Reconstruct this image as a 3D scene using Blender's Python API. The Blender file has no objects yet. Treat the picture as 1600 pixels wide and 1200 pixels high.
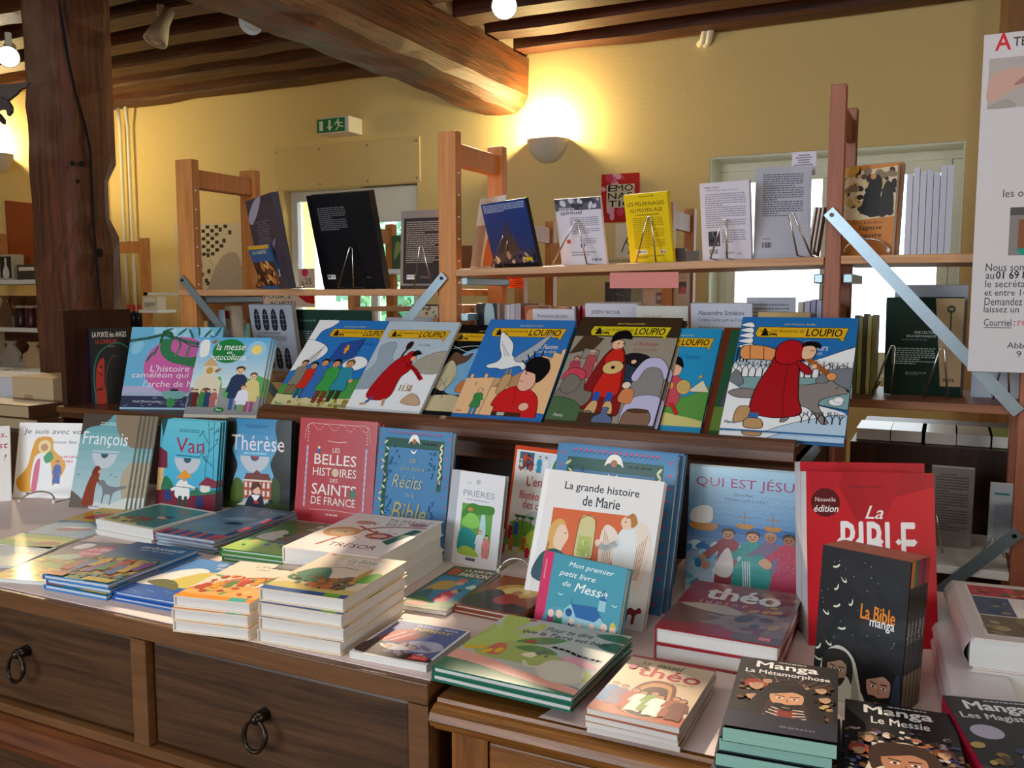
import bpy, bmesh, math, random
from mathutils import Vector as V, Matrix
random.seed(7)
R = math.radians
SC = bpy.context.scene
COL = SC.collection
# ---------------------------------------------------------------- camera
CAM = V((0, 0, 1.45)); FPX = 1400.0; YAW = R(25.9); PIT = math.atan(.1)
FW = V((-math.sin(YAW)*math.cos(PIT), math.cos(YAW)*math.cos(PIT), -math.sin(PIT)))
RT = V((math.cos(YAW), math.sin(YAW), 0)); UP = RT.cross(FW)
cd = bpy.data.cameras.new('camera'); cam = bpy.data.objects.new('camera', cd); COL.objects.link(cam)
cam.matrix_world = Matrix.Translation(CAM) @ Matrix((RT, UP, -FW)).transposed().to_4x4()
cd.sensor_width = 36; cd.lens = 36*FPX/1600; cd.clip_start = .05; SC.camera = cam
# ---------------------------------------------------------------- light, exposure
SC.view_settings.view_transform = 'Standard'; SC.view_settings.look = 'None'
SC.view_settings.gamma = 1; SC.view_settings.use_curve_mapping = False
SC.view_settings.exposure = -0.12
wd = bpy.data.worlds.new('sky'); SC.world = wd; wd.use_nodes = True
wd.node_tree.nodes['Background'].inputs[0].default_value = (.86, .95, 1, 1)
wd.node_tree.nodes['Background'].inputs[1].default_value = 5.0
def area(name, loc, target, sx, sy, power, col):
    l = bpy.data.lights.new(name, 'AREA'); l.shape = 'RECTANGLE'; l.size = sx; l.size_y = sy
    l.energy = power; l.color = col
    o = bpy.data.objects.new(name, l); COL.objects.link(o); o.location = loc
    o.rotation_euler = (V(target)-V(loc)).to_track_quat('-Z', 'Y').to_euler(); return o
def point(name, loc, power, col, r=.04):
    l = bpy.data.lights.new(name, 'POINT'); l.energy = power; l.color = col; l.shadow_soft_size = r
    o = bpy.data.objects.new(name, l); COL.objects.link(o); o.location = loc; return o
def spot(name, loc, target, power, col, deg, blend=.5, r=.03):
    l = bpy.data.lights.new(name, 'SPOT'); l.energy = power; l.color = col; l.shadow_soft_size = r
    l.spot_size = R(deg); l.spot_blend = blend
    o = bpy.data.objects.new(name, l); COL.objects.link(o); o.location = loc
    o.rotation_euler = (V(target)-V(loc)).to_track_quat('-Z', 'Y').to_euler(); return o
WARM = (1, .72, .42)
area('window_light_front', (-1.9, -2.75, 1.75), (-.9, 1.5, 1.0), 2.6, 1.6, 138, (.78, .89, 1))  # cool daylight assumed from behind the camera; bare area light, no window modelled
area('window_light_side', (2.9, -.3, 1.7), (-1, 1.8, 1.1), 1.8, 1.4, 40, (1, .93, .85))  # warm fill light added from the right; this wall has no window
for nm, x, z, sx, sz in (('window_portal', -.62, 1.61, 1.3, 1.25), ('door_portal', -3.87, 1.1, 1.14, 2.18)):
    po = area(nm, (x, 5.64, z), (x, 0, z), sx, sz, 1, (1, 1, 1)); po.data.cycles.is_portal = True
area('ceiling_lamps_light', (-.9, .35, 2.86), (-.9, 1.3, 0), 2.6, .9, 20, (1, .93, .84))  # soft fill added overhead to brighten the tables, standing in for several ceiling spotlights
# ---------------------------------------------------------------- pixel -> world on a real plane
def ray(u, v): return FW + RT*((u-800)/FPX) + UP*(-(v-600)/FPX)
def onz(u, v, z): d = ray(u, v); return CAM + d*((z-CAM.z)/d.z)
def ony(u, v, y): d = ray(u, v); return CAM + d*(y/d.y)
def onx(u, v, x): d = ray(u, v); return CAM + d*(x/d.x)
def onp(u, v, p, n): d = ray(u, v); return CAM + d*((p-CAM).dot(n)/d.dot(n))
# ---------------------------------------------------------------- materials
def lin(c): return c/12.92 if c <= .04045 else ((c+.055)/1.055)**2.4
def hx(s):
    if isinstance(s, tuple): return s
    if len(s) == 3: s = ''.join(c+c for c in s)
    return tuple(lin(int(s[i:i+2], 16)/255) for i in (0, 2, 4)) + (1,)
MATS = {}
def nmat(name):
    m = bpy.data.materials.new(name); m.use_nodes = True; nt = m.node_tree
    return m, nt, nt.nodes['Principled BSDF']
def plain(name, col, rough=.5, metal=0, noise=.06, scale=30, bump=0, emit=0, spec=.5):
    if name in MATS: return MATS[name]
    m, nt, b = nmat(name); N = nt.nodes; L = nt.links
    b.inputs['Roughness'].default_value = rough; b.inputs['Metallic'].default_value = metal
    b.inputs['Specular IOR Level'].default_value = spec
    c = hx(col)
    tc = N.new('ShaderNodeTexCoord'); nz = N.new('ShaderNodeTexNoise'); nz.inputs['Scale'].default_value = scale
    nz.inputs['Detail'].default_value = 4; L.new(tc.outputs['Object'], nz.inputs['Vector'])
    mx = N.new('ShaderNodeMix'); mx.data_type = 'RGBA'
    mx.inputs[6].default_value = tuple(x*(1-noise) for x in c[:3])+(1,); mx.inputs[7].default_value = tuple(min(1, x*(1+noise)) for x in c[:3])+(1,)
    L.new(nz.outputs['Fac'], mx.inputs[0]); L.new(mx.outputs[2], b.inputs['Base Color'])
    if bump:
        bp = N.new('ShaderNodeBump'); bp.inputs['Strength'].default_value = bump; bp.inputs['Distance'].default_value = .01
        L.new(nz.outputs['Fac'], bp.inputs['Height']); L.new(bp.outputs[0], b.inputs['Normal'])
    if emit:
        b.inputs['Emission Color'].default_value = c; b.inputs['Emission Strength'].default_value = emit
    MATS[name] = m; return m
def wood(name, c1, c2, axis='x', scale=1.0, rough=.45, bump=.15, c3=None):
    if name in MATS: return MATS[name]
    m, nt, b = nmat(name); N = nt.nodes; L = nt.links
    tc = N.new('ShaderNodeTexCoord'); mp = N.new('ShaderNodeMapping'); L.new(tc.outputs['Object'], mp.inputs[0])
    s = {'x': (1.2, 22, 22), 'y': (22, 1.2, 22), 'z': (22, 22, 1.2)}[axis]
    mp.inputs['Scale'].default_value = tuple(k*scale for k in s)
    nz = N.new('ShaderNodeTexNoise'); nz.inputs['Scale'].default_value = 3; nz.inputs['Detail'].default_value = 9
    nz.inputs['Roughness'].default_value = .65; nz.inputs['Distortion'].default_value = .6
    L.new(mp.outputs[0], nz.inputs['Vector'])
    cr = N.new('ShaderNodeValToRGB'); e = cr.color_ramp.elements
    e[0].position = .32; e[0].color = hx(c1); e[1].position = .68; e[1].color = hx(c2)
    L.new(nz.outputs['Fac'], cr.inputs[0]); src = cr.outputs[0]
    if c3:
        n2 = N.new('ShaderNodeTexNoise'); n2.inputs['Scale'].default_value = 2.3; n2.inputs['Detail'].default_value = 5
        L.new(tc.outputs['Object'], n2.inputs['Vector'])
        r2 = N.new('ShaderNodeValToRGB'); r2.color_ramp.elements[0].position = .5; r2.color_ramp.elements[1].position = .66
        L.new(n2.outputs['Fac'], r2.inputs[0])
        mx = N.new('ShaderNodeMix'); mx.data_type = 'RGBA'; L.new(r2.outputs[0], mx.inputs[0]); L.new(src, mx.inputs[6]); mx.inputs[7].default_value = hx(c3)
        src = mx.outputs[2]
    L.new(src, b.inputs['Base Color'])
    b.inputs['Roughness'].default_value = rough
    bp = N.new('ShaderNodeBump'); bp.inputs['Strength'].default_value = bump; bp.inputs['Distance'].default_value = .006
    L.new(nz.outputs['Fac'], bp.inputs['Height']); L.new(bp.outputs[0], b.inputs['Normal'])
    MATS[name] = m; return m
def ink(name, rough, spec=.5, coat=0, bump=0):
    m, nt, b = nmat(name); a = nt.nodes.new('ShaderNodeAttribute'); a.attribute_name = 'Col'
    nt.links.new(a.outputs['Color'], b.inputs['Base Color']); b.inputs['Roughness'].default_value = rough
    b.inputs['Specular IOR Level'].default_value = spec; b.inputs['Coat Weight'].default_value = coat
    if coat: b.inputs['Coat Roughness'].default_value = .12
    if bump:
        tc = nt.nodes.new('ShaderNodeTexCoord'); nz = nt.nodes.new('ShaderNodeTexNoise'); nz.inputs['Scale'].default_value = 260
        nt.links.new(tc.outputs['Object'], nz.inputs['Vector']); bp = nt.nodes.new('ShaderNodeBump')
        bp.inputs['Strength'].default_value = bump; bp.inputs['Distance'].default_value = .001
        nt.links.new(nz.outputs['Fac'], bp.inputs['Height']); nt.links.new(bp.outputs[0], b.inputs['Normal'])
    return m
INK = ink('printed_cover', .42, .25, .22); GLOSS = ink('laminated_cover', .3, .5, .7, .35); MATT = ink('printed_paper', .75, .2)
def pages_mat():
    m, nt, b = nmat('page_edges'); N = nt.nodes; L = nt.links
    tc = N.new('ShaderNodeTexCoord'); mp = N.new('ShaderNodeMapping'); L.new(tc.outputs['Object'], mp.inputs[0])
    mp.inputs['Scale'].default_value = (6, 6, 900)
    nz = N.new('ShaderNodeTexNoise'); nz.inputs['Scale'].default_value = 1.5; nz.inputs['Detail'].default_value = 3; L.new(mp.outputs[0], nz.inputs[0])
    mx = N.new('ShaderNodeMix'); mx.data_type = 'RGBA'; mx.inputs[6].default_value = (.62, .60, .56, 1); mx.inputs[7].default_value = (.85, .84, .81, 1)
    a = N.new('ShaderNodeAttribute'); a.attribute_name = 'Col'
    m2 = N.new('ShaderNodeMix'); m2.data_type = 'RGBA'; m2.blend_type = 'MULTIPLY'; m2.inputs[0].default_value = 1
    L.new(nz.outputs['Fac'], mx.inputs[0]); L.new(mx.outputs[2], m2.inputs[6]); L.new(a.outputs['Color'], m2.inputs[7])
    L.new(m2.outputs[2], b.inputs['Base Color']); b.inputs['Roughness'].default_value = .8; return m
PAGES = pages_mat()
# ---------------------------------------------------------------- objects
def tag(o, label=None, cat=None, group=None, kind=None):
    if label: o['label'] = label
    if cat: o['category'] = cat
    if group: o['group'] = group
    if kind: o['kind'] = kind
    return o
def empty(name, mat, label, cat, group=None):
    o = bpy.data.objects.new(name, None); COL.objects.link(o); o.empty_display_size = .05
    o.matrix_world = mat if isinstance(mat, Matrix) else Matrix.Translation(V(mat))
    return tag(o, label, cat, group)
class MB:
    """collects polygons with a colour each; build() links ONE mesh object"""
    def __init__(s): s.v = []; s.f = []; s.c = []
    def face(s, pts, col=(1, 1, 1, 1)):
        k = len(s.v); s.v += [tuple(p) for p in pts]; s.f.append(tuple(range(k, k+len(pts)))); s.c += [hx(col)]*len(pts)
    def box(s, a, b, col=(1, 1, 1, 1), bev=0, M=None):
        x0, y0, z0 = (min(a[i], b[i]) for i in range(3)); x1, y1, z1 = (max(a[i], b[i]) for i in range(3))
        c = [V((x, y, z)) for x in (x0, x1) for y in (y0, y1) for z in (z0, z1)]
        if M: c = [M @ p for p in c]
        q = [(0, 1, 3, 2), (4, 6, 7, 5), (0, 4, 5, 1), (2, 3, 7, 6), (0, 2, 6, 4), (1, 5, 7, 3)]
        k = len(s.v); s.v += [tuple(p) for p in c]; s.c += [hx(col)]*8
        s.f += [tuple(k+i for i in g) for g in q]; return s
    def loft(s, rings, col=(1, 1, 1, 1), caps=True, closed=True):
        k = len(s.v); n = len(rings[0])
        for r in rings: s.v += [tuple(p) for p in r]; s.c += [hx(col)]*n
        for i in range(len(rings)-1):
            for j in range(n if closed else n-1):
                a = k+i*n+j; b = k+i*n+(j+1) % n; s.f.append((a, b, b+n, a+n))
        if caps and closed:
            s.f.append(tuple(range(k+n-1, k-1, -1))); s.f.append(tuple(range(k+(len(rings)-1)*n, k+len(rings)*n)))
        return s
    def tube(s, pts, r, n=6, col=(1, 1, 1, 1)):
        pts = [V(p) for p in pts]; rings = []; prev = None
        for i, p in enumerate(pts):
            t = (pts[min(i+1, len(pts)-1)]-pts[max(i-1, 0)]).normalized()
            if prev is None: prev = t.orthogonal().normalized()
            prev = (prev - t*prev.dot(t)).normalized(); b = t.cross(prev)
            rings.append([p+(prev*math.cos(2*math.pi*k/n)+b*math.sin(2*math.pi*k/n))*(r[i] if isinstance(r, (list, tuple)) else r) for k in range(n)])
        return s.loft(rings, col)
    def lathe(s, c, prof, n=20, col=(1, 1, 1, 1), a0=0, a1=360):
        c = V(c); full = abs(a1-a0) >= 360; m = n if full else n+1
        rings = [[c+V((r*math.cos(R(a0+(a1-a0)*k/n)), r*math.sin(R(a0+(a1-a0)*k/n)), z)) for k in range(m)] for r, z in prof]
        return s.loft(rings, col, caps=False, closed=full)
    def build(s, name, mat, parent=None, label=None, cat=None, group=None, kind=None, smooth=False, bevel=0, M=None):
        me = bpy.data.meshes.new(name); me.from_pydata(s.v, [], s.f)
        if s.c:
            at = me.color_attributes.new('Col', 'FLOAT_COLOR', 'POINT')
            at.data.foreach_set('color', [x for c in s.c for x in c])
        me.materials.append(mat); me.update()
        if smooth: me.polygons.foreach_set('use_smooth', [True]*len(me.polygons))
        o = bpy.data.objects.new(name, me); COL.objects.link(o)
        if parent: o.parent = parent
        if M: o.matrix_world = M
        if bevel:
            bm_ = o.modifiers.new('bevel', 'BEVEL'); bm_.width = bevel; bm_.segments = 2; bm_.limit_method = 'ANGLE'
        return tag(o, label, cat, group, kind)
def B(a, b, col=(1, 1, 1, 1)): return MB().box(a, b, col)
def rel(o, parent):  # keep world geometry while parenting to an Empty
    o.parent = parent; o.matrix_parent_inverse = parent.matrix_world.inverted(); return o
# ---------------------------------------------------------------- lettering
TXT = {}
def glyphs(s, bold, shear):
    k = (s, shear)
    if k in TXT: return TXT[k]
    cu = bpy.data.curves.new('t', 'FONT'); cu.body = s; cu.size = 1; cu.resolution_u = 2 if len(s) < 24 else 1; cu.shear = shear
    cu.fill_mode = 'FRONT'
    o = bpy.data.objects.new('t', cu); me = o.to_mesh()
    vs = [(v.co.x, v.co.y) for v in me.vertices]; fs = [tuple(p.vertices) for p in me.polygons]
    o.to_mesh_clear(); bpy.data.objects.remove(o); bpy.data.curves.remove(cu)
    if not vs: vs = [(0, 0), (1, 0), (0, 1)]; fs = [(0, 1, 2)]
    x0 = min(v[0] for v in vs); x1 = max(v[0] for v in vs); y0 = min(v[1] for v in vs); y1 = max(v[1] for v in vs)
    TXT[k] = ([((x-x0)/(x1-x0), (y-y0)/(y1-y0)) for x, y in vs], fs); return TXT[k]
class Art:
    """flat print on a cover; all coordinates are percent of the cover, origin lower left"""
    def __init__(s, w, h): s.w = w; s.h = h; s.m = MB(); s.k = 1; s.y0 = 0
    def z(s): s.k += 1; return s.k*.000012
    def P(s, x, y, z): return (x*s.w/100, y*s.h/100+s.y0, z)
    def cl(s, x, y): return (min(100, max(0, x)), min(100, max(0, y)))
    def poly(s, pts, c):
        z = s.z(); s.m.face([s.P(*s.cl(x, y), z) for x, y in pts], c)
    def rd(s, q): return [tuple(float(a) for a in t.split(',')) for t in q.split()]
    def r(s, x0, y0, x1, y1, c): s.poly([(x0, y0), (x1, y0), (x1, y1), (x0, y1)], c)
    def p(s, c, q, o=0):
        pts = s.rd(q); s.poly(pts, c)
        if o: s.line('111', o, pts+[pts[0]])
    def sm(s, pts, closed=True, n=5):
        out = []; N = len(pts)
        for i in range(N if closed else N-1):
            g = lambda j: pts[j % N] if closed else pts[max(0, min(N-1, j))]
            a, b, c, d = g(i-1), g(i), g(i+1), g(i+2)
            for t in range(n):
                t /= n
                out.append(tuple(.5*((2*b[k])+(-a[k]+c[k])*t+(2*a[k]-5*b[k]+4*c[k]-d[k])*t*t+(-a[k]+3*b[k]-3*c[k]+d[k])*t**3) for k in (0, 1)))
        if not closed: out.append(pts[-1])
        return out
    def s(s, c, q, o=0):
        pts = s.sm(s.rd(q)); s.poly(pts, c)
        if o: s.line('111', o, pts+[pts[0]])
    def e(s, c, cx, cy, rx, ry=None, rot=0, o=0, a0=0, a1=360, n=20):
        if ry is None: ry = rx*s.w/s.h
        k = s.w/s.h; pts = []
        for i in range(n if a1-a0 == 360 else n+1):
            a = R(a0+(a1-a0)*i/n); x = rx*math.cos(a); y = ry/k*math.sin(a); r = R(rot)
            pts.append((cx+x*math.cos(r)-y*math.sin(r), cy+(x*math.sin(r)+y*math.cos(r))*k))
        s.poly(pts, c)
        if o: s.line('111', o, pts+[pts[0]])
    def line(s, c, lw, pts):
        z = s.z(); k = s.w/s.h
        for (x0, y0), (x1, y1) in zip(pts, pts[1:]):
            dx = x1-x0; dy = (y1-y0)/k; L = math.hypot(dx, dy) or 1e-6; nx = -dy/L*lw/2; ny = dx/L*lw/2*k; ex = dx/L*lw*.3; ey = dy/L*lw*.3*k
            q = [(x0-ex+nx, y0-ey+ny), (x0-ex-nx, y0-ey-ny), (x1+ex-nx, y1+ey-ny), (x1+ex+nx, y1+ey+ny)]
            s.m.face([s.P(*s.cl(a, b), z) for a, b in q], c)
    def l(s, c, lw, q, sm=0):
        pts = s.rd(q); s.line(c, lw, s.sm(pts, False) if sm else pts)
    def t(s, txt, x0, y0, x1, y1, c, bold=0, shear=0, rot=0, sh=0):
        vs, fs = glyphs(txt, bold, shear); z = s.z(); k = len(s.m.v); cc = hx(c)
        em = (y1-y0)*1.3*bold; q = s.w/s.h
        for dx, dy in ((0, 0),) if not bold else ((-em/q*.7, 0), (em/q*.7, 0), (0, em*.7), (0, -em*.7)):
            k = len(s.m.v)
            for a, b in vs:
                x = a*(x1-x0); y = b*(y1-y0)
                if rot: r = R(rot); x, y = x*math.cos(r)-y/q*math.sin(r), (x*math.sin(r)+y/q*math.cos(r))*q
                s.m.v.append(s.P(*s.cl(x0+x+dx, y0+y+a*sh+dy), z)); z += 0
            s.m.c += [cc]*len(vs); s.m.f += [tuple(k+i for i in f) for f in fs]; z = s.z() if bold else z
    def tx(s, x0, y0, x1, y1, n, c, just=.5, fill=.93):
        """block of fine print: n lines of word-long marks"""
        z = s.z(); H = (y1-y0)/n; cc = hx(c)
        for i in range(n):
            y = y1-(i+.75)*H; x = x0; end = x1 if (i % 6 != 5 and i < n-1) else x0+(x1-x0)*random.uniform(.3, .8)
            if just == 0: d = random.uniform(0, .2)*(x1-x0); x += d; end = x1-d
            while x < end-1:
                w = min(random.uniform(1.5, 6), end-x)
                s.m.face([s.P(a, b, z) for a, b in ((x, y), (x+w, y), (x+w, y+H*.5), (x, y+H*.5))], cc); x += w+1.1
    def bar(s, x0, y0, x1, y1, c='111', bg='fff'):
        s.r(x0, y0, x1, y1, bg); n = 14; z = s.z()
        for i in range(n):
            a = x0+(x1-x0)*(.06+.88*i/n); b = a+(x1-x0)*random.choice((.02, .035, .05))
            s.m.face([s.P(p, q, z) for p, q in ((a, y0+(y1-y0)*.2), (b, y0+(y1-y0)*.2), (b, y1-(y1-y0)*.1), (a, y1-(y1-y0)*.1))], hx(c))
    def tree(s, x, y, h, c='000', lw=.9, seed=1):
        rn = random.Random(seed)
        def br(x, y, a, L, w, d):
            x2 = x+L*math.cos(a); y2 = y+L*math.sin(a)*s.w/s.h; s.line(c, w, [(x, y), (x2, y2)])
            if d:
                for k in (-1, 1): br(x2, y2, a+k*rn.uniform(.3, .6), L*.7, w*.7, d-1)
        br(x, y, R(90), h*.4, lw, 3)
    def fig(s, x, y, h, robe, hair='321', skin='eca', o=0, legs=None, arm=None, w=1, face=1):
        """small person, feet at x,y; h in percent of the cover height; arm = hand position"""
        k = s.h/s.w; W = h*k*w; hd = h*.085
        P = lambda a, b: '%.2f,%.2f' % (x+a*W, y+b*h)
        if legs:
            for d in (-.07, .07): s.p(legs, ' '.join((P(d-.04, 0), P(d+.04, 0), P(d+.05, .4), P(d-.05, .4))), o)
        b0 = .28 if legs else 0
        s.s(robe, ' '.join((P(-.17, b0), P(0, b0-.01), P(.17, b0), P(.13, .55), P(.15, .74), P(.05, .82), P(-.05, .82), P(-.15, .74), P(-.13, .55))), o)
        if arm: s.line(robe, W*.09, [(x+.08*W*(1 if arm[0] > 0 else -1), y+.72*h), (x+arm[0]*W, y+arm[1]*h)]); s.e(skin, x+arm[0]*W, y+arm[1]*h, W*.045)
        else: s.line(robe, W*.07, [(x-.13*W, y+.72*h), (x-.19*W, y+.42*h)]); s.line(robe, W*.07, [(x+.13*W, y+.72*h), (x+.19*W, y+.42*h)])
        s.e(hair, x, y+.925*h, W*.094, hd*.95, 0, o); s.e(skin, x, y+.885*h, W*.078, hd*.9, 0, o*.6)
        if face:
            for d in (-.03, .03): s.e('222', x+d*W, y+.895*h, W*.012)
            s.l('933', W*.014, P(-.025, .852)+' '+P(.025, .852))
        s.s(hair, ' '.join((P(-.09, .91), P(-.07, .985), P(.05, .995), P(.09, .91), P(.04, .95), P(-.04, .945))))
ORD = ['topmost of', 'second down', 'third down', 'fourth down', 'fifth down', 'sixth down']
def book_parts(root, w, h, t, cover, spine, art, hard=0, dh=0, side='L', page='fff', mat=INK, ends=None, back=None, rnd=0):
    """local frame: x along the width, y up the cover, z out of the cover; front at z=0"""
    b = .0022 if hard else .0006; g = .003 if hard else 0.0
    c = MB(); c.box((0, 0, -b), (w, h, 0), cover); c.box((0, 0, -t), (w, h, -t+b), back or cover)
    xs = (0, b) if side == 'L' else (w-b, w)
    if rnd:
        pr = [(-rnd*math.sin(math.pi*k/6), -t*k/6) for k in range(7)]
        for i in range(6):
            (a, z0), (e, z1) = pr[i], pr[i+1]; c.face([(a, 0, z0), (e, 0, z1), (e, h, z1), (a, h, z0)], spine)
    else: c.box((xs[0], 0, -t+b*.5), (xs[1], h, -b*.5), spine)
    c.build('cover', mat, root)
    px0, px1 = (b, w-g) if side == 'L' else (g, w-b)
    MB().box((px0 + (.0003 if not rnd else -rnd*.5), g if hard else .0002, -t+b), (px1-.0003, h-(g if hard else .0002), -b), page).build('pages', PAGES, root)
    A = Art(w, h-dh); A.y0 = dh
    if dh > .002 and art: A.m.face([(0, 0, .00003), (w, 0, .00003), (w, dh+.001, .00003), (0, dh+.001, .00003)], cover)
    if art: art(A)
    if A.m.v: A.m.build('cover_print', mat, root)
    return root
def clone(root, M, label=None, group=None):
    r = root.copy(); COL.objects.link(r); r.matrix_world = M
    if label: r['label'] = label
    if group: r['group'] = group
    for ch in list(root.children):
        c = ch.copy(); COL.objects.link(c); c.parent = r; c.matrix_parent_inverse = Matrix()
    return r
def frame(O, ex, ey): ez = ex.cross(ey).normalized(); return Matrix.Translation(O) @ Matrix((ex, ey, ez)).transposed().to_4x4()
def stand(name, label, BL, BR, TL, t, art=None, cover='fff', spine=None, z=None, y=None, yaw=None, lean=None, zb=None, cat='book', group=None, copies=(), off=(.0015, .0005), dbg=0, **kw):
    """an upright book: lower corners on a table top (z) or along a shelf (vertical plane y); upper corner fixes lean and height"""
    O = onz(*BL, z) if z is not None else ony(*BL, y)
    if yaw is not None:
        ex = V((math.cos(R(yaw)), math.sin(R(yaw)), 0)); Q = onp(*BR, O, V((-ex.y, ex.x, 0)))
    else:
        Q = onz(*BR, z) if z is not None else ony(*BR, y)
        ex = (Q-O); ex.z = 0; ex.normalize()
    w = (Q-O).dot(ex)
    if lean is None: T = onp(*TL, O, ex); ey = (T-O); h = ey.length; ey.normalize()
    else:
        ey = V((-ex.y, ex.x, 0))*math.sin(R(lean)) + V((0, 0, math.cos(R(lean)))); h = (onp(*TL, O, ex.cross(ey))-O).dot(ey)
    dh = 0
    if zb is not None:
        zb_ = zb(O.x+w/2) if callable(zb) else zb; dh = (O.z-zb_)/ey.z; O = O-ey*dh; h += dh; dh = max(0, dh)
    kw['dh'] = dh
    M = frame(O, ex, ey)
    if dbg or DBG: print('BOOK %-26s w %.3f h %.3f lean %.0f yaw %.0f base %.2f %.2f %.3f' % (label[:26], w, h, math.degrees(math.asin(max(-1, min(1, ey.y*ex.x-ey.x*ex.y)))), math.degrees(math.atan2(ex.y, ex.x)), *O))
    root = empty(name, M, label, cat, group); DIM[root.name] = (w, h, M)
    book_parts(root, w, h, t, cover, spine or cover, art, **kw)
    for i, lb in enumerate(copies):
        clone(root, M @ Matrix.Translation(((i+1)*off[0], (i+1)*off[1], -(i+1)*(t+.0006))), lb, group)
    return root
def flat(name, base, FL, FR, BL, n, t, art=None, cover='fff', spine=None, z0=.9025, cat='book', jit=.004, labels=None, step=0, **kw):
    """a pile of n books lying flat; the three pixels are corners of the topmost cover"""
    zt = z0+n*(t+.0004)
    a = onz(*FL, zt); b = onz(*FR, zt); c = onz(*BL, zt)
    ex = (b-a); w = ex.length; ex.normalize(); e2 = c-a; h = e2.length; e2.normalize()
    ang = math.atan2(ex.cross(e2).z, ex.dot(e2)); d = (ang-math.pi/2)/2
    ex = Matrix.Rotation(d, 3, 'Z') @ ex; ey = V((-ex.y, ex.x, 0)); h *= 1
    if DBG: print('FLAT %-26s w %.3f h %.3f ang %.0f yaw %.0f at %.2f %.2f' % (base[:26], w, h, math.degrees(ang), math.degrees(math.atan2(ex.y, ex.x)), a.x, a.y))
    M = frame(a, ex, ey); grp = None if n == 1 else 'pile of books: ' + base[:50]
    lb = labels or ([base] if n == 1 else [base+', '+('bottom of' if i == n-1 else ORD[i])+' its pile' for i in range(n)])
    root = empty(name, M, lb[0], cat, grp)
    book_parts(root, w, h, t, cover, spine or cover, art, **kw)
    rn = random.Random(len(base)+n)
    for i in range(1, n):
        c0 = Matrix.Translation((w/2, h/2, 0))
        J = c0 @ Matrix.Rotation(R(rn.uniform(-1, 1)*jit*400), 4, 'Z') @ c0.inverted()
        clone(root, M @ Matrix.Translation((rn.uniform(-jit, jit), rn.uniform(-jit, jit)-step*min(i, 2), -i*(t+.0004))) @ J, lb[i], grp)
    return root
DBG = 0; DIM = {}
# ---------------------------------------------------------------- materials used by the room
def wall_mat():
    m, nt, b = nmat('ochre_plaster'); N = nt.nodes; L = nt.links
    tc = N.new('ShaderNodeTexCoord'); nz = N.new('ShaderNodeTexNoise'); nz.inputs['Scale'].default_value = 1.3; nz.inputs['Detail'].default_value = 6
    L.new(tc.outputs['Object'], nz.inputs[0]); mx = N.new('ShaderNodeMix'); mx.data_type = 'RGBA'
    mx.inputs[6].default_value = hx('e3ca88'); mx.inputs[7].default_value = hx('efd998'); L.new(nz.outputs['Fac'], mx.inputs[0])
    L.new(mx.outputs[2], b.inputs['Base Color']); b.inputs['Roughness'].default_value = .9
    n2 = N.new('ShaderNodeTexNoise'); n2.inputs['Scale'].default_value = 60; n2.inputs['Detail'].default_value = 6; L.new(tc.outputs['Object'], n2.inputs[0])
    bp = N.new('ShaderNodeBump'); bp.inputs['Strength'].default_value = .25; bp.inputs['Distance'].default_value = .004; L.new(n2.outputs['Fac'], bp.inputs['Height']); L.new(bp.outputs[0], b.inputs['Normal'])
    return m
WALL = wall_mat()
OLD = wood('old_beam_wood', '32160a', '8a4a1c', 'y', .55, .6, .9, '5a4a3c')
OLDZ = wood('old_post_wood', '2e170c', '7a4226', 'z', .5, .65, .9, '7a5c48')
JO = wood('joist_wood', '241006', '6f3612', 'x', .5, .6, .8)
PINE = wood('pine_wood', 'b87234', 'd4914c', 'z', 1, .5, .1); PINEX = wood('pine_shelf_wood', 'b07a50', 'd0a070', 'x', .8, .5, .1)
PINER = wood('pine_wood_reddish', '8f4f34', 'a8654a', 'z', 1, .5, .1)
WAL = wood('walnut_wood', '2c1c0e', '5a3d22', 'x', 1.0, .42, .15); WALL2 = wood('walnut_rail_wood', '5c3c22', '77512f', 'x', .8, .4, .08)
DARK = wood('dark_shelf_wood', '3a2010', '7a492b', 'x', .8, .35, .1); DARKZ = wood('dark_panel_wood', '241109', '4a2512', 'z', .7, .45, .1)
OAK = wood('oak_wood', '5f3714', 'a06a30', 'x', 1.1, .35, .25); OAKZ = wood('oak_stile_wood', '5f3714', '9a622c', 'z', 1.1, .35, .25)
WHITE = plain('white_paint', 'e9ebe6', .4); CREAM = plain('cream_paint', 'f0eed8', .4, noise=.03)
ZINC = plain('galvanised_steel', '9fb2bd', .35, .75, .12, 120); CHROME = plain('chrome_wire', 'c9c5bd', .18, 1)
BRONZE = plain('dark_bronze', '3b342c', .28, .9); CLOTH = plain('pale_pink_paper', 'e3cfc9', .7, noise=.03, scale=8, bump=.3)
PLAST = plain('lime_plaster', 'cfc0a0', .9, noise=.12, scale=14, bump=.6)
# ---------------------------------------------------------------- shell
def struct(m, name, mat, **k): return m.build(name, mat, kind='structure', **k)
m = MB(); m.box((-6.35, -3.1, -.1), (3.3, 5.7, 0)); struct(m, 'floor', plain('terracotta_floor', '8a5a42', .5, noise=.15, scale=9))
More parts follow.
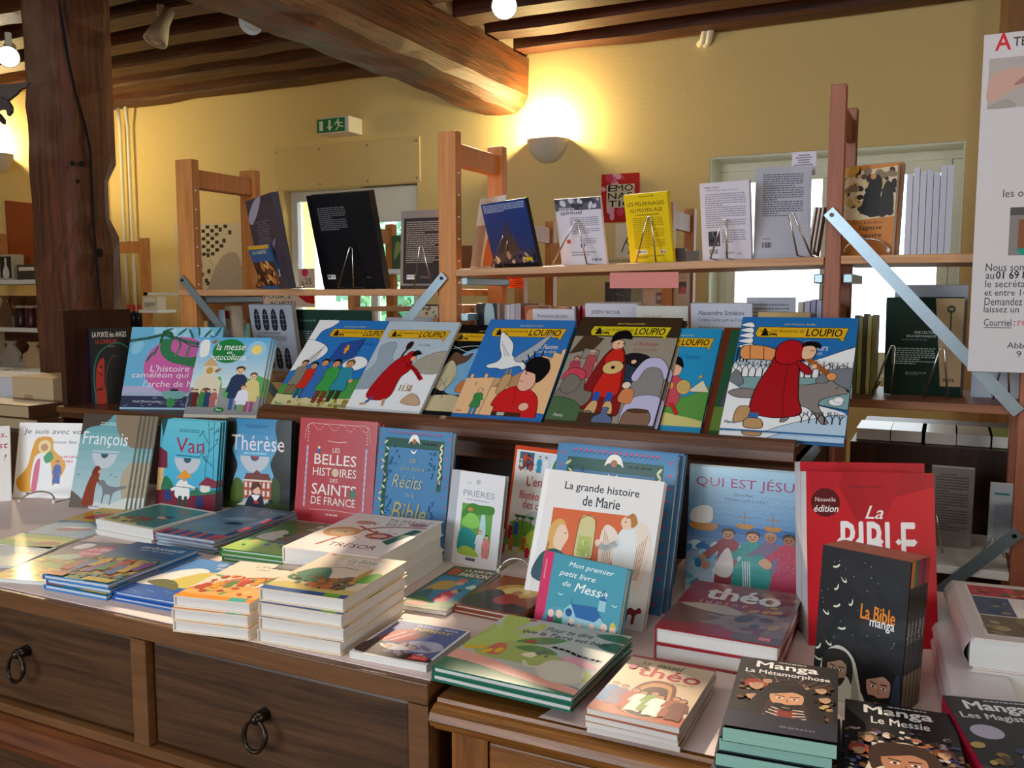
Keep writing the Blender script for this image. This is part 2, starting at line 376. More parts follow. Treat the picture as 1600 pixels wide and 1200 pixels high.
# far wall with a glazed door opening and a deep window opening
DX0, DX1, DZ = -4.45, -3.29, 2.205; WX0, WX1, WZ0, WZ1 = -1.29, .045, .98, 2.245
m = MB(); Y0, Y1 = 5.3, 5.66
for a, b in (((-6.25, 0), (DX0, 3.14)), ((DX0, DZ), (DX1, 3.14)), ((DX1, 0), (WX0, 3.14)), ((WX0, 0), (WX1, WZ0)), ((WX0, WZ1), (WX1, 3.14)), ((WX1, 0), (3.2, 3.14))):
    m.box((a[0], Y0, a[1]), (b[0], Y1, b[1]))
struct(m, 'wall_back', WALL)
struct(B((-6.35, -3, 0), (-6.25, 5.66, 3.14)), 'wall_left', WALL)
struct(B((3.2, -3, 0), (3.3, 5.66, 3.14)), 'wall_right', WALL)
struct(B((-6.35, -3.1, 0), (3.3, -3, 3.14)), 'wall_front', WALL)
ce = struct(B((-6.35, -3.1, 3.13), (3.3, 5.7, 3.2)), 'ceiling', wood('ceiling_board_wood', '1a0c06', '4a2410', 'x', .4, .7, .5))
rn = random.Random(3)
k = 0; y = 5.26
while y > -2.8:
    for x0, x1 in ((-6.24, -2.72), (-2.53, 3.19)):
        rings = []; n = 14; w = .16; dz = rn.uniform(-.008, .01)
        for i in range(n+1):
            x = x0+(x1-x0)*i/n; a = rn.uniform(-.008, .008); c = rn.uniform(-.009, .009)
            rings.append([(x, y+a, 2.932+dz+c), (x, y-w+a, 2.932+dz+c*.6), (x, y-w-.004+a, 2.95+dz), (x, y-w, 3.135), (x, y+.0, 3.135), (x, y+.004+a, 2.95+dz)])
        MB().loft(rings).build('joist', JO, ce)
    if y < 5.2: B((-2.50, y+.005, 2.925), (-2.46, y+.2, 3.13)).build('plaster_infill', PLAST, ce)
    y -= .375
# big beam
rings = []; n = 40
for i in range(n+1):
    yy = -2.9+(5.29+2.9)*i/n; a = [rn.uniform(-.010, .010) for _ in range(9)]
    rings.append([(-2.80+a[0], yy, 2.66+a[1]), (-2.77+a[2], yy, 2.612+a[3]), (-2.66, yy, 2.60+a[4]), (-2.55+a[5]*1.5, yy, 2.607+a[1]), (-2.49+a[8], yy, 2.64+a[5]), (-2.455+a[6]*.6, yy, 2.70), (-2.45+a[7]*.6, yy, 2.93), (-2.80, yy, 2.93)])
MB().loft(rings).build('ceiling_beam', OLD, label='massive old timber ceiling beam with chipped grey lower edge running to the far wall', cat='beam')
# timber post
post = MB(); rings = []; n = 36
for i in range(n+1):
    z = 2.932*i/n; a = [rn.uniform(-.007, .007) for _ in range(8)]; nt_ = .0
    if 1.72 < z < 2.02: nt_ = .03
    rings.append([(-3.71+a[0], 2.72, z), (-3.66+a[1], 2.70+a[2], z), (-3.5, 2.695+a[3], z), (-3.455+a[4], 2.70, z), (-3.425+a[5], 2.73+a[6], z), (-3.425+a[6], 2.90-nt_+a[7], z), (-3.44, 2.955-nt_*1.6, z), (-3.69, 2.955, z)])
post.loft(rings)
pt = empty('timber_post', (-3.57, 2.83, 0), 'rough dark timber post with a long crack standing behind the dark bookcase', 'post')
rel(post.build('shaft', OLDZ), pt)
cr = MB(); pts = [(92, 0), (99, 45), (106, 90), (118, 145), (133, 195), (141, 235), (144, 300), (146, 350), (152, 420), (160, 500)]
L = []; 
for u, v in pts: q = onx(u, v, -3.4215); L.append(q) if q.y > 2.73 else L.append(ony(u, v, 2.694))
cr.tube([q+V((.002, -.002, 0)) for q in L], [.003]+[.006]*8+[.004], 5); rel(cr.build('crack', plain('crack_black', '0c0604', .9)), pt)
kn = MB(); [kn.tube([onx(u, v, -3.42), onx(u, v, -3.42)+V((.004, 0, 0))], r, 7) for u, v, r in ((113, 255, .012), (127, 256, .014), (121, 283, .009), (155, 395, .02))]
rel(kn.build('nail_hole', plain('crack_black', '0c0604')), pt)
# timber post in the far right corner, pine coloured
MB().box((.17, 5.05, 0), (.5, 5.295, 2.93)).build('corner_post', wood('light_post_wood', '8a5c2e', 'b58246', 'z', .6), bevel=.01, label='light brown timber corner post against the far wall behind the notice', cat='post')
# ---------------------------------------------------------------- windows
def glass():
    m, nt, b = nmat('window_glass'); N = nt.nodes; L = nt.links; N.remove(b)
    t = N.new('ShaderNodeBsdfTransparent'); g = N.new('ShaderNodeBsdfGlossy'); g.inputs['Roughness'].default_value = .02
    mx = N.new('ShaderNodeMixShader'); fr = N.new('ShaderNodeFresnel'); fr.inputs[0].default_value = 1.4
    L.new(fr.outputs[0], mx.inputs[0]); L.new(t.outputs[0], mx.inputs[1]); L.new(g.outputs[0], mx.inputs[2]); L.new(mx.outputs[0], N['Material Output'].inputs[0]); return m
GLASS = glass(); PGREEN = plain('pale_green_paint', 'eef3dc', .5, noise=.02)
w = empty('window_1', (WX0, 5.3, WZ0), None, None); w['kind'] = 'structure'
y = 5.56
for a, b in (((WX0, y-.03, WZ1-.06), (WX1, y+.03, WZ1)), ((WX0, y-.03, WZ0), (WX1, y+.03, WZ0+.06)), ((WX0, y-.029, WZ0+.061), (WX0+.06, y+.029, WZ1-.061)), ((WX1-.06, y-.029, WZ0+.061), (WX1, y+.029, WZ1-.061))):
    rel(B(a, b).build('window_frame', CREAM, bevel=.004), w)
for x0, x1 in ((WX0+.06, -.63), (-.615, WX1-.06)):
    for a, b in (((x0, y-.05, WZ1-.13), (x1, y, WZ1-.061)), ((x0, y-.05, WZ0+.061), (x1, y, WZ0+.14)), ((x0, y-.049, WZ0+.141), (x0+.055, y-.001, WZ1-.131)), ((x1-.055, y-.049, WZ0+.141), (x1, y-.001, WZ1-.131))):
        rel(B(a, b).build('sash_rail', CREAM, bevel=.004), w)
    rel(B((x0+.05, y-.028, WZ0+.1), (x1-.05, y-.022, WZ1-.1)).build('window_pane', GLASS), w)
rel(B((WX0, 5.302, WZ0-.0), (WX1, 5.52, WZ0+.02)).build('window_sill', PGREEN), w)
rel(B((WX0, 5.305, WZ1-.012), (WX1, 5.53, WZ1-.001)).build('reveal', PGREEN), w)
for x in (WX0, WX1-.012): rel(B((x+.001, 5.305, WZ0+.02), (x+.011, 5.53, WZ1-.012)).build('reveal', PGREEN), w)
h = MB(); h.tube([(-.66, y-.055, 1.5), (-.66, y-.08, 1.5), (-.66, y-.085, 1.42)], .008); rel(h.build('window_handle', ZINC), w)
d = empty('door_1', (DX0, 5.3, 0), None, None); d['kind'] = 'structure'; y = 5.42
for a, b in (((DX0, y-.04, 0), (DX0+.06, y+.03, DZ-.071)), ((DX1-.09, y-.04, 0), (DX1, y+.03, DZ-.071)), ((DX0, y-.04, DZ-.07), (DX1, y+.03, DZ)), ((DX0+.70, y-.03, .201), (DX0+.76, y+.02, DZ-.071)), ((DX0+.061, y-.03, 0), (DX1-.091, y+.02, .2))):
    rel(B(a, b).build('door_frame', WHITE, bevel=.006), d)
rel(B((DX0+.66, 5.305, DZ-.25), (DX1-.01, y-.05, DZ-.012)).build('shutter_box', WHITE, bevel=.01), d)
rel(B((DX0+.06, y-.004, .2), (DX0+.70, y+.004, DZ-.07)).build('door_pane', GLASS), d); rel(B((DX0+.76, y-.004, .2), (DX1-.09, y+.004, DZ-.07)).build('door_pane', GLASS), d)
# garden outside
g = MB(); rn2 = random.Random(5)
for i in range(2600):
    c = V((max(-7.3, min(-5.4, rn2.gauss(-6.6, .6))), rn2.gauss(10.5, .5), abs(rn2.gauss(1.3, .9)))); a = V((rn2.uniform(-1, 1), rn2.uniform(-1, 1), rn2.uniform(-1, 1))).normalized(); b = a.orthogonal().normalized()
    g.face([c+a*.09, c+b*.05, c-a*.09, c-b*.05], rn2.choice(('7fb58a', '9cc8a4', '6aa08c', 'b4d8b0')))
gt = empty('garden_tree', (-6.9, 10.5, 0), 'pale green garden tree seen through the glazed door', 'tree')
rel(g.build('foliage', MATT, kind='stuff'), gt); t_ = MB(); t_.tube([(-6.9, 10.5, 0), (-6.85, 10.5, 1), (-6.9, 10.5, 2)], [.12, .1, .05]); rel(t_.build('trunk', JO), gt)
B((-14, 5.8, -.12), (10, 20, -.1)).build('garden_ground', plain('pale_gravel', 'c9cdbf', .9), kind='structure')
# boarded panel over the door
p = MB(); a = ony(427, 236, 5.285); b = ony(655, 212, 5.285); c = ony(655, 284, 5.285)
pn = empty('wall_panel', (a.x, 5.3, c.z), 'painted wooden panel screwed to the ochre wall above the glazed door', 'panel')
rel(B((a.x, 5.29, c.z), (b.x, 5.299, b.z+.0)).build('board', plain('ochre_board', 'e0ca8c', .7, noise=.03), bevel=.004), pn)
for u in (0.02, .33, .66, .98):
    for zz in (c.z+.03, b.z-.03):
        s_ = MB(); s_.tube([(a.x+(b.x-a.x)*u, 5.286, zz), (a.x+(b.x-a.x)*u, 5.291, zz)], .008, 8); sc_ = s_.build('screw', ZINC); rel(sc_, pn)
# exit sign
a = ony(505, 190, 5.2); b = ony(545, 205, 5.2)
es = empty('exit_sign', (a.x, 5.3, b.z), 'small green emergency exit sign above the glazed door', 'sign')
rel(B((a.x, 5.14, b.z-.015), (b.x+.045, 5.298, a.z+.012)).build('housing', WHITE, bevel=.006), es)
A = Art(b.x-a.x+.02, a.z-b.z+.01); A.r(0, 0, 100, 100, '0b8a45'); A.r(9, 15, 22, 85, 'f4fff8'); A.p('f4fff8', '42,88 50,88 50,42 57,42 46,10 35,42 42,42')
A.e('f4fff8', 76, 82, 4); A.l('f4fff8', 7, '75,72 79,45'); A.l('f4fff8', 4, '79,45 88,35 95,36'); A.l('f4fff8', 4, '78,45 74,28 68,14'); A.l('f4fff8', 3.5, '74,70 66,62 65,50'); A.l('f4fff8', 3.5, '76,70 86,60 92,64')
o = A.m.build('sign_face', ink('sign_print', .4), es); o.matrix_world = Matrix.Translation((a.x-.008, 5.1385, b.z-.008)) @ Matrix.Rotation(R(90), 4, 'X')
# wall sconces
def sconce(x, yb, z, ax, label, pw):
    s = empty('wall_sconce', (x, yb, z), label, 'lamp', 'plaster wall sconces')
    prof = [(.005, -.145), (.05, -.138), (.09, -.11), (.118, -.07), (.132, -.03), (.137, 0), (.130, 0), (.122, -.03), (.10, -.08), (.04, -.12), (.005, -.125)]
    m = MB(); m.lathe((0, 0, 0), prof, 24, a0=180, a1=360)
    sh = m.build('shade', plain('white_plaster', 'd8d2c4', .8, noise=.02), s, smooth=True)
    m = MB(); m.lathe((0, -.05, -.045), [(0, -.02), (.012, -.015), (.017, .01), (.012, .035), (0, .045)], 10); m.build('bulb', plain('lamp_glow', 'fff0c0', emit=30), s)
    s.rotation_euler.z = R(ax)
    d_ = V((math.sin(R(ax)), -math.cos(R(ax)), 0))
    point('sconce_light', V((x, yb, z+.06))+d_*.09, pw, (1, .78, .38), .03); return s
q = ony(857, 219, 5.298); sconce(q.x, 5.298, q.z, 0, 'half-bowl plaster wall lamp, lit, at the end of the big ceiling beam', 42)
q = onx(-12, 240, -6.248); sconce(-6.248, q.y, q.z, 90, 'half-bowl plaster wall lamp glowing behind the timber post', 34)
# ceiling spotlights
def spotlamp(u, v, z, label, tgt, pw, lit, deg=60, s=1.0):
    q = onz(u, v, z); root = empty('ceiling_spotlight', (q.x, q.y, z), label, 'lamp', 'white ceiling spotlights')
    d_ = (V(tgt)-q).normalized(); M = d_.to_track_quat('Z', 'Y').to_matrix().to_4x4()
    MB().tube([(0, 0, 2.95-z), (0, 0, .0)], .018, 10).build('mount', WHITE, root)
    a = MB(); a.lathe((0, 0, 0), [(0, -.10), (.035, -.10), (.036, -.02), (.05, .03), (.062, .09), (.058, .09), (.045, .03), (.0, .0)], 18)
    a.v = [tuple(M @ V(p)) for p in a.v]; a.build('shade', WHITE, root, smooth=True)
    a = MB(); a.lathe((0, 0, 0), [(0, .02), (.04, .03), (.048, .07), (.03, .088), (0, .092)], 14); a.v = [tuple(M @ V(p)) for p in a.v]
    a.build('bulb', plain('lamp_glow_strong', 'fff0d0', emit=40) if lit else plain('unlit_bulb', 'd8d8d0', .2), root)
    if lit: spot('spotlight_beam', q+d_*.12, tgt, pw, (1, .80, .58), deg, .35, .03)
spotlamp(790, 2, 2.84, 'lit white ceiling spotlight beside the big beam', (-.85, 1.15, .95), 860, 1, 34)
spotlamp(252, 42, 2.84, 'white bell-shaped ceiling spotlight aimed at the timber post side', (-3.9, 3.0, 1.6), 0, 0)
spotlamp(14, 82, 2.84, 'lit white ceiling spotlight in front of the timber post', (-2.2, 1.3, .9), 100, 1, 40)
spotlamp(402, 28, 2.84, 'white ceiling spotlight tucked against the big beam', (-2.9, 2.6, 2.2), 0, 0)
# heating pipes
for k, (ux, lb) in enumerate(((188, 'thin cream heating pipe nearest the wall corner'), (200, 'thin cream heating pipe second from the wall corner'))):
    p0 = ony(ux-3, 158, 5.22); p1 = ony(ux+2, 178, 5.25); p2 = ony(ux+4, 300, 5.25); x = p2.x
    m = MB(); m.tube([(p0.x+.0, 5.2, 2.96), (p0.x, 5.21, p0.z-.02), (x, 5.25, p1.z-.1), (x, 5.25, 1.0), (x+.0, 5.25, .3)], .014, 10)
    m.build('heating_pipe', CREAM, smooth=True, label=lb, cat='pipe', group='cream heating pipes')
for du in (0, 9):
    p = ony(1103+du, 57, 5.25); m = MB(); m.tube([(p.x, 5.22, p.z+.12), (p.x, 5.22, p.z+.02), (p.x-.02, 5.26, p.z-.02), (p.x-.05, 5.295, p.z-.03)], .02, 8)
    m.build('pipe_bend', CREAM, smooth=True, label='cream pipe elbow entering the far wall under the joists'+(', nearer the window corner' if du else ', nearer the big beam'), cat='pipe', group='pipe elbows')
# ---------------------------------------------------------------- walnut sideboard (front left)
TY = 1.045; TB = 1.845; XR = -.640; XL = -2.3
sb = empty('sideboard', (XL, TY, 0), 'brown walnut sideboard with ring-handled drawers in front of the dark bookcase', 'sideboard')
def part(m, n, mat, parent=sb, **k): return rel(m.build(n, mat, **k), parent)
part(B((XL, TY, .868), (XR, TB, .9)), 'top', WALL2, bevel=.002)
part(B((XR-.033, TY, 0), (XR, TB, .867)), 'side_panel', WALL2); part(B((XL, TY, 0), (XL+.03, TB, .867)), 'side_panel', WALL2)
part(B((XL+.03, TY+.03, .05), (XR-.034, TB, .64)), 'body', DARKZ)
part(B((-1.232, TY, .68), (-1.197, TY+.3, .867)), 'divider', WALL2)
part(B((XL+.031, TY, .662), (XR-.034, TY+.3, .679)), 'rail', WALL2)
for x0, x1, hx_, hz in ((XL+.035, -1.236, -1.517, .79), (-1.193, XR-.037, -.949, .787)):
    dr = part(B((x0, TY+.012, .683), (x1, TY+.3, .864)), 'drawer', WAL, bevel=.006)
    hb = MB(); hb.tube([(hx_, TY+.012, hz), (hx_, TY-.012, hz)], [.011, .009], 10); hb.lathe((hx_, TY-.010, hz+.0), [(0, -.009), (.007, -.006), (.009, 0), (.007, .006), (0, .009)], 10)
    n_ = 24; hb.tube([(hx_+.0215*math.sin(2*math.pi*i/n_), TY-.010-.004*(1-math.cos(2*math.pi*i/n_)), hz-.026+.0235*math.cos(2*math.pi*i/n_)) for i in range(n_+1)], [.0028+.0015*(math.cos(2*math.pi*i/n_*2)**2) for i in range(n_+1)], 8)
    h_ = hb.build('ring_handle', BRONZE, smooth=True); h_.parent = dr
    dr.matrix_world; h_.matrix_parent_inverse = (dr.matrix_parent_inverse @ sb.matrix_world @ dr.matrix_parent_inverse).inverted() if False else Matrix(); h_.matrix_parent_inverse = Matrix()
ml = MB(); prof = [(TY-.004, .660), (TY-.018, .655), (TY-.030, .642), (TY-.033, .628), (TY-.024, .618), (TY-.020, .604), (TY+.03, .600), (TY+.03, .660)]
ml.loft([[(x, y_, z_) for y_, z_ in prof] for x in (XL, XR-.0)]); part(ml, 'moulding', wood('reddish_moulding_wood', '4a2712', '7a4420', 'x', .8))
part(B((XL+.0, TY-.012, .05), (XR-.0, TY+.028, .60)), 'lower_panel', WAL)
B((XL, TY+.012, .9005), (XR-.003, TB, .9022)).build('table_paper', CLOTH, label='pale pink paper covering the walnut sideboard top', cat='paper')
# ---------------------------------------------------------------- oak cabinet (front right)
CX0, CX1, CYF, CZ = -.625, 1.25, 1.035, .885
cb = empty('oak_cabinet', (CX0, CYF, 0), 'oak cabinet with moulded top edge and framed door beside the sideboard', 'cabinet')
prof = [(CYF+.03, .885), (CYF+.012, .884), (CYF+.010, .879), (CYF+.002, .878), (CYF-.010, .872), (CYF-.014, .862), (CYF-.009, .852), (CYF+.001, .847), (CYF+.004, .842), (CYF+.018, .838), (CYF+.03, .838)]
m = MB(); m.loft([[(x, y_, z_) for y_, z_ in prof] for x in (CX0+.0, CX1)]); part(m, 'top_moulding', OAK, cb, smooth=False)
part(B((CX0, CYF+.0305, .838), (CX1, TB, .885)), 'top', OAK, cb)
part(B((CX0+.02, CYF+.045, .02), (CX1, TB, .837)), 'body', DARKZ, cb)
part(B((CX0+.018, CYF+.02, .02), (CX0+.075, CYF+.044, .837)), 'stile', OAKZ, cb)
dr = empty('door', (CX0+.08, CYF+.02, .1), None, None); dr.parent = cb; dr.matrix_parent_inverse = cb.matrix_world.inverted()
def dpart(a, b, n, mat, **k): o = B(a, b).build(n, mat, **k); o.parent = dr; o.matrix_parent_inverse = dr.matrix_parent_inverse @ Matrix.Identity(4); o.matrix_parent_inverse = Matrix.Translation((CX0+.08, CYF+.02, .1)).inverted(); return o
dx0, dx1 = CX0+.078, CX0+.60
dpart((dx0, CYF+.018, .775), (dx1, CYF+.043, .832), 'rail', OAK, bevel=.003); dpart((dx0, CYF+.018, .05), (dx0+.045, CYF+.043, .774), 'stile', OAKZ, bevel=.003)
dpart((dx1-.045, CYF+.018, .05), (dx1, CYF+.043, .774), 'stile', OAKZ, bevel=.003); dpart((dx0+.046, CYF+.028, .06), (dx1-.046, CYF+.040, .773), 'door_panel', OAK, bevel=.004)
cp = MB()
nx_, ny_ = 24, 14; X0_, X1_, Y0_, Y1_ = -.47, 1.2, CYF+.013, TB
def cz(i, j): x = X0_+(X1_-X0_)*i/nx_; y_ = Y0_+(Y1_-Y0_)*j/ny_; return (x+.018*math.sin(j*.8)*(i == 0), y_, CZ+.0012+.0012*(1+math.sin(x*31+y_*17)*math.sin(x*13-y_*23)))
cp.v = [cz(i, j) for i in range(nx_+1) for j in range(ny_+1)]; cp.f = [(i*(ny_+1)+j, (i+1)*(ny_+1)+j, (i+1)*(ny_+1)+j+1, i*(ny_+1)+j+1) for i in range(nx_) for j in range(ny_)]
cp.build('table_paper', CLOTH, smooth=True, label='wrinkled pale pink paper covering the oak cabinet top', cat='paper')
# ---------------------------------------------------------------- dark bookcase with display ledge
LY = 1.9
bc = empty('dark_bookcase', (-2.6, LY, 0), 'dark wooden bookcase with a display ledge behind the sideboard', 'bookcase')
xa = ony(82, 632, LY).x; xm = ony(418, 645, LY).x; xb = ony(1245, 690, LY).x
part(B((xa, LY+.012, 1.076), (xm-.001, LY+.29, 1.096)), 'shelf', DARK, bc, bevel=.003)
part(B((xa, LY+.02, 1.060), (xm, LY+.05, 1.075)), 'shelf_edge', DARK, bc, bevel=.003)
part(B((xm, LY+.0, 1.118), (xb, LY+.29, 1.135)), 'shelf', DARK, bc)
lip = MB(); prof = [(LY-.026, 1.148), (LY-.012, 1.153), (LY-.002, 1.152), (LY-.002, 1.104), (LY-.030, 1.100), (LY-.040, 1.112), (LY-.038, 1.130)]
lip.loft([[(x, y_, z_) for y_, z_ in prof] for x in (xm-.0, xb)]); part(lip, 'ledge_lip', DARK, bc)
part(B((xm+.05, LY+.01, 1.052), (xb+.0, LY+.03, 1.099)), 'shelf_edge', DARK, bc, bevel=.004)
part(B((xa-.005, LY+.02, 0), (xa+.022, LY+.3, 1.059)), 'side_panel', DARKZ, bc)
part(B((xa-.005, LY+.302, 0), (xb+.03, LY+.32, 1.1)), 'back_panel', DARKZ, bc)
q0 = ony(100, 560, LY+.2)
part(B((xa-.005, LY+.04, 1.097), (xa+.018, LY+.3, 1.40)), 'side_panel', DARKZ, bc)
part(B((xb-.0, LY+.02, 0), (xb+.025, LY+.3, 1.10)), 'side_panel', DARKZ, bc)
# ---------------------------------------------------------------- pine rack with galvanised braces
RY = 2.25
rk = empty('pine_rack', (-2.33, RY, 0), 'open pine shelving rack with galvanised cross braces behind the bookcase', 'shelving')
def rpart(a, b, n, mat, **k): return part(B(a, b), n, mat, rk, **k)
def px(u, v, y): return ony(u, v, y).x
P1 = (px(275, 300, RY), px(300, 300, RY)); P2 = (px(684.5, 300, RY), px(712, 300, RY)); P3 = (px(1292, 300, RY), px(1317, 300, RY)); P4 = (px(1585, 760, RY), px(1585, 760, RY)+.044)
tops = [ony(275, 250, RY).z, ony(690, 205, RY).z, ony(1300, 132, RY).z, 1.95]
for (x0, x1), zt, mt, zr in ((P1, tops[0], PINE, 0), (P2, tops[1], PINE, 0), (P3, tops[2], PINER, 0), (P4, tops[3], PINER, 0)):
    rpart((x0, RY, 0), (x1, RY+.034, zt), 'post', mt, bevel=.002)
    rpart((x0+.002, RY+.30, 0), (x1-.002, RY+.334, zt-.0), 'post', mt, bevel=.002)
    for zz in (zt-.09, 1.36, .9): rpart((x0+.010, RY+.034, zz), (x1-.010, RY+.30, zz+.06), 'rail', mt, bevel=.002)
def shelf(xa, xb, za, zb, n='shelf', mat=PINEX, y0=RY-.006, dy=.335):
    m = MB(); c = [(xa, y0, za-.02), (xb, y0, zb-.02), (xb, y0, zb), (xa, y0, za)]
    m.loft([[V(p) for p in c], [V(p)+V((0, dy, 0)) for p in c]]); return part(m, n, mat, rk, bevel=.002)
S1 = ony(500, 452, RY).z; S2a = ony(706, 421, RY).z; S2b = ony(1285, 401, RY).z; S3a = ony(1320, 398, RY).z; S3b = ony(1525, 396, RY).z
shelf(P1[0]+.0, P2[0]-.001, S1, S1); shelf(P2[1]+.001, P3[0]-.001, S2a, S2b); shelf(P3[1]+.001, P4[0]-.001, S3a-.002, S3b)
LZ = 1.19
shelf(P1[1], P2[0]-.001, LZ, LZ); shelf(P2[1]+.001, P3[0]-.001, LZ, LZ)
LR = ony(1450, 628, RY).z
shelf(P3[1]+.001, P4[0]-.001, LR, LR, mat=wood('reddish_shelf_wood', '7a4428', '94603c', 'x'))
shelf(P3[1]+.001, P4[0]-.001, ony(1500, 885, RY).z, ony(1500, 885, RY).z, mat=WHITE)
for x in (P1[1]+.004, P2[1]+.004, P3[0]-.026, P3[1]+.004):
    rpart((x, RY+.02, (S1 if x < -1.5 else S2a)-.045), (x+.022, RY+.30, (S1 if x < -1.5 else S2a)-.022), 'bracket', ZINC, bevel=.003)
rpart((P2[1]+.004, RY+.02, 1.375), (P2[1]+.026, RY+.28, 1.395), 'bracket', ZINC)
def brace(p0, p1, yy):
    a = ony(*p0, yy); b = ony(*p1, yy); t = (b-a).normalized(); n = V((-t.z, 0, t.x)); m = MB(); w_ = .0135
    m.loft([[a+n*w_, a-n*w_, a-n*w_+V((0, .003, 0)), a+n*w_+V((0, .003, 0))], [b+n*w_, b-n*w_, b-n*w_+V((0, .003, 0)), b+n*w_+V((0, .003, 0))]])
    o = part(m, 'brace', ZINC, rk); m = MB(); m.tube([a+t*.012+V((0, -.004, 0)), a+t*.012+V((0, .003, 0))], .005, 8); part(m, 'bolt', BRONZE, rk)
brace((282, 434), (470, 665), RY-.010); brace((694, 430), (520, 640), RY-.010); brace((1294, 330), (1592, 645), RY-.012); brace((1592, 832), (1400, 975), RY-.012)
for (x0, x1), zt in ((P1, tops[0]), (P2, tops[1])):
    for i in range(9):
        zz = 1.42+i*.062
        if zz < zt-.1: rpart((x1-.001, RY+.012, zz), (x1+.005, RY+.015, zz+.003), 'shelf_pin', WHITE)
# ================================================================ cover designs (percent coordinates)
def sky(A, c0, c1, n=10, y0=0, y1=100):
    a = hx(c0); b = hx(c1)
    for i in range(n):
        f = i/(n-1); A.r(0, y0+(y1-y0)*i/n, 100, y0+(y1-y0)*(i+1)/n+.2, tuple(a[k]*(1-f)+b[k]*f for k in range(4)))
def blot(A, cols, n, x0, y0, x1, y1, s=4, seed=1, **k):
    rn = random.Random(seed)
    for i in range(n): A.e(rn.choice(cols), rn.uniform(x0, x1), rn.uniform(y0, y1), s*rn.uniform(.5, 1.4), s*rn.uniform(.4, 1.1)*A.w/A.h, rn.uniform(0, 180), n=9, **k)
def banner(A, y=86, x0=9, x1=91, c='e3b21f', au='e9d36a'):
    A.t('Jean-François Kieffer', 38, y+11.2, 66, y+13.2, au, 0, .3)
    A.p(c, '%g,%g %g,%g %g,%g %g,%g %g,%g %g,%g' % (x0+2, y+9.5, x1, y+9.5, x1-2, y+3, x1-3, y, x0+2, y, x0, y+4), .5)
    A.p(c, '%g,%g %g,%g %g,%g' % (x1-7, y, x1-2, y, x1-4, y-3), .4)
    A.e('1a1208', x0+8, y+7.2, 1.3); A.p('1a1208', '%g,%g %g,%g %g,%g %g,%g' % (x0+7, y+6.6, x0+10, y+6.5, x0+12, y+1.4, x0+5, y+1.2)); A.l('1a1208', .9, '%g,%g %g,%g' % (x0+4, y+6, x0+13, y+4.4))
    A.e('1a1208', x0+16, y+2.8, 3.6, .8); A.l('1a1208', .7, '%g,%g %g,%g' % (x0+13, y+2.4, x0+12.5, y+1)); A.l('1a1208', .7, '%g,%g %g,%g' % (x0+18.5, y+2.4, x0+19, y+1))
    A.t('Les Aventures de', x0+14, y+4.6, x0+42, y+7.8, '5a3b10', 0, .2)
    A.t('LOUPIO', x0+44, y+1.6, x1-5, y+8.3, '140e08', .02, .15)
def trees(A, x0, x1, y, n, h, c='111', seed=3):
    rn = random.Random(seed)
    for i in range(n): A.tree(x0+(x1-x0)*(i+.5)/n, y, h*rn.uniform(.8, 1.2), c, .9, i+seed)
def comic_pilgrims(A):
    A.r(0, 0, 100, 100, '2a78c4'); A.r(0, 0, 100, 22, 'd8cf9a'); A.s('4c9b4a', '-5,20 30,34 60,24 105,38 105,14 -5,14', .4)
    for q in ('-5,62 8,72 12,86 22,92 26,100 -5,100', '-4,40 20,48 34,62 22,72 -5,74', '62,48 74,58 88,56 92,48 78,42'): A.s('f4f6f8', q, .5)
    banner(A, 80, 24, 96); A.p('2a4f9c', '42,52 46,72 74,78 70,56', .6); A.l('222', .8, '74,80 72,40'); A.e('f0a020', 57, 66, 3.2, 2, o=.3); A.r(55.5, 61, 58.5, 71, 'f0a020')
    A.p('d9d9d9', '12,50 26,66 24,50', .5); A.l('222', .7, '10,36 28,70'); A.t('Vers Jérusalem', 64, 71, 88, 74, '143a78', 0, .2)
    for x, y, h, c, hr, l in ((14, 14, 38, '8a8578', '2a1a10', 'a8605a'), (28, 10, 40, 'd03020', '111', '2a55a8'), (40, 12, 42, '3a6fb8', '321', None), (55, 6, 48, '3fa04a', '111', '8a3a2a'), (72, 8, 46, '2f8fa8', '6a5a30', '3a3a2a')): A.fig(x, y, h, c, hr, 'e0a070', .4, l, (.2, .5))
    blot(A, ['c8b060', 'b8d050', '98803a'], 14, 4, 2, 96, 10, 3, 4); A.t('Mame', 4, 2, 14, 5, '3a6', 0); A.t('un monde', 72, 3, 94, 7, '5a6a10', 0, .2)
def comic_snow(A):
    A.r(0, 0, 100, 100, 'b7c9d6'); A.s('9aaab8', '-5,30 10,50 6,70 26,74 30,56 44,50 30,36 20,20 -5,10', .4); A.s('eef2f5', '-5,0 -5,18 20,22 40,38 70,46 105,40 105,-5', .5); A.s('a8a294', '62,46 74,60 104,66 104,44 84,40', .5)
    banner(A, 80, 8, 92); A.t('Le Défi', 58, 71, 74, 74, '456', 0, .2)
    rn = random.Random(4)
    for i in range(120): A.e('fff' if i % 2 else '567', rn.uniform(2, 98), rn.uniform(4, 78), .5, .35, n=5)
    A.l('2a1a14', 2.2, '40,46 43,62 47,70'); A.s('2a1a14', '44,66 42,72 46,76 50,74 49,68'); A.s('b4161c', '20,14 26,36 38,54 50,60 58,56 62,44 54,34 52,14 36,9', .6); A.l('b4161c', 5, '54,50 68,44 82,34', 1)
    A.s('b4161c', '48,54 50,63 58,64 62,57 56,51', .5); A.e('e9b48a', 60, 56, 3.6); A.s('111', '55,60 60,66 68,62 62,60'); A.l('3a5a9a', 3, '30,12 24,6'); A.l('c8a070', 3, '24,5 18,4'); A.l('c8a070', 3, '46,10 48,4')
    A.t('11.50', 60, 20, 76, 27, 'b08a50', .01); A.s('c8a888', '70,8 78,18 90,14 94,6', .4)
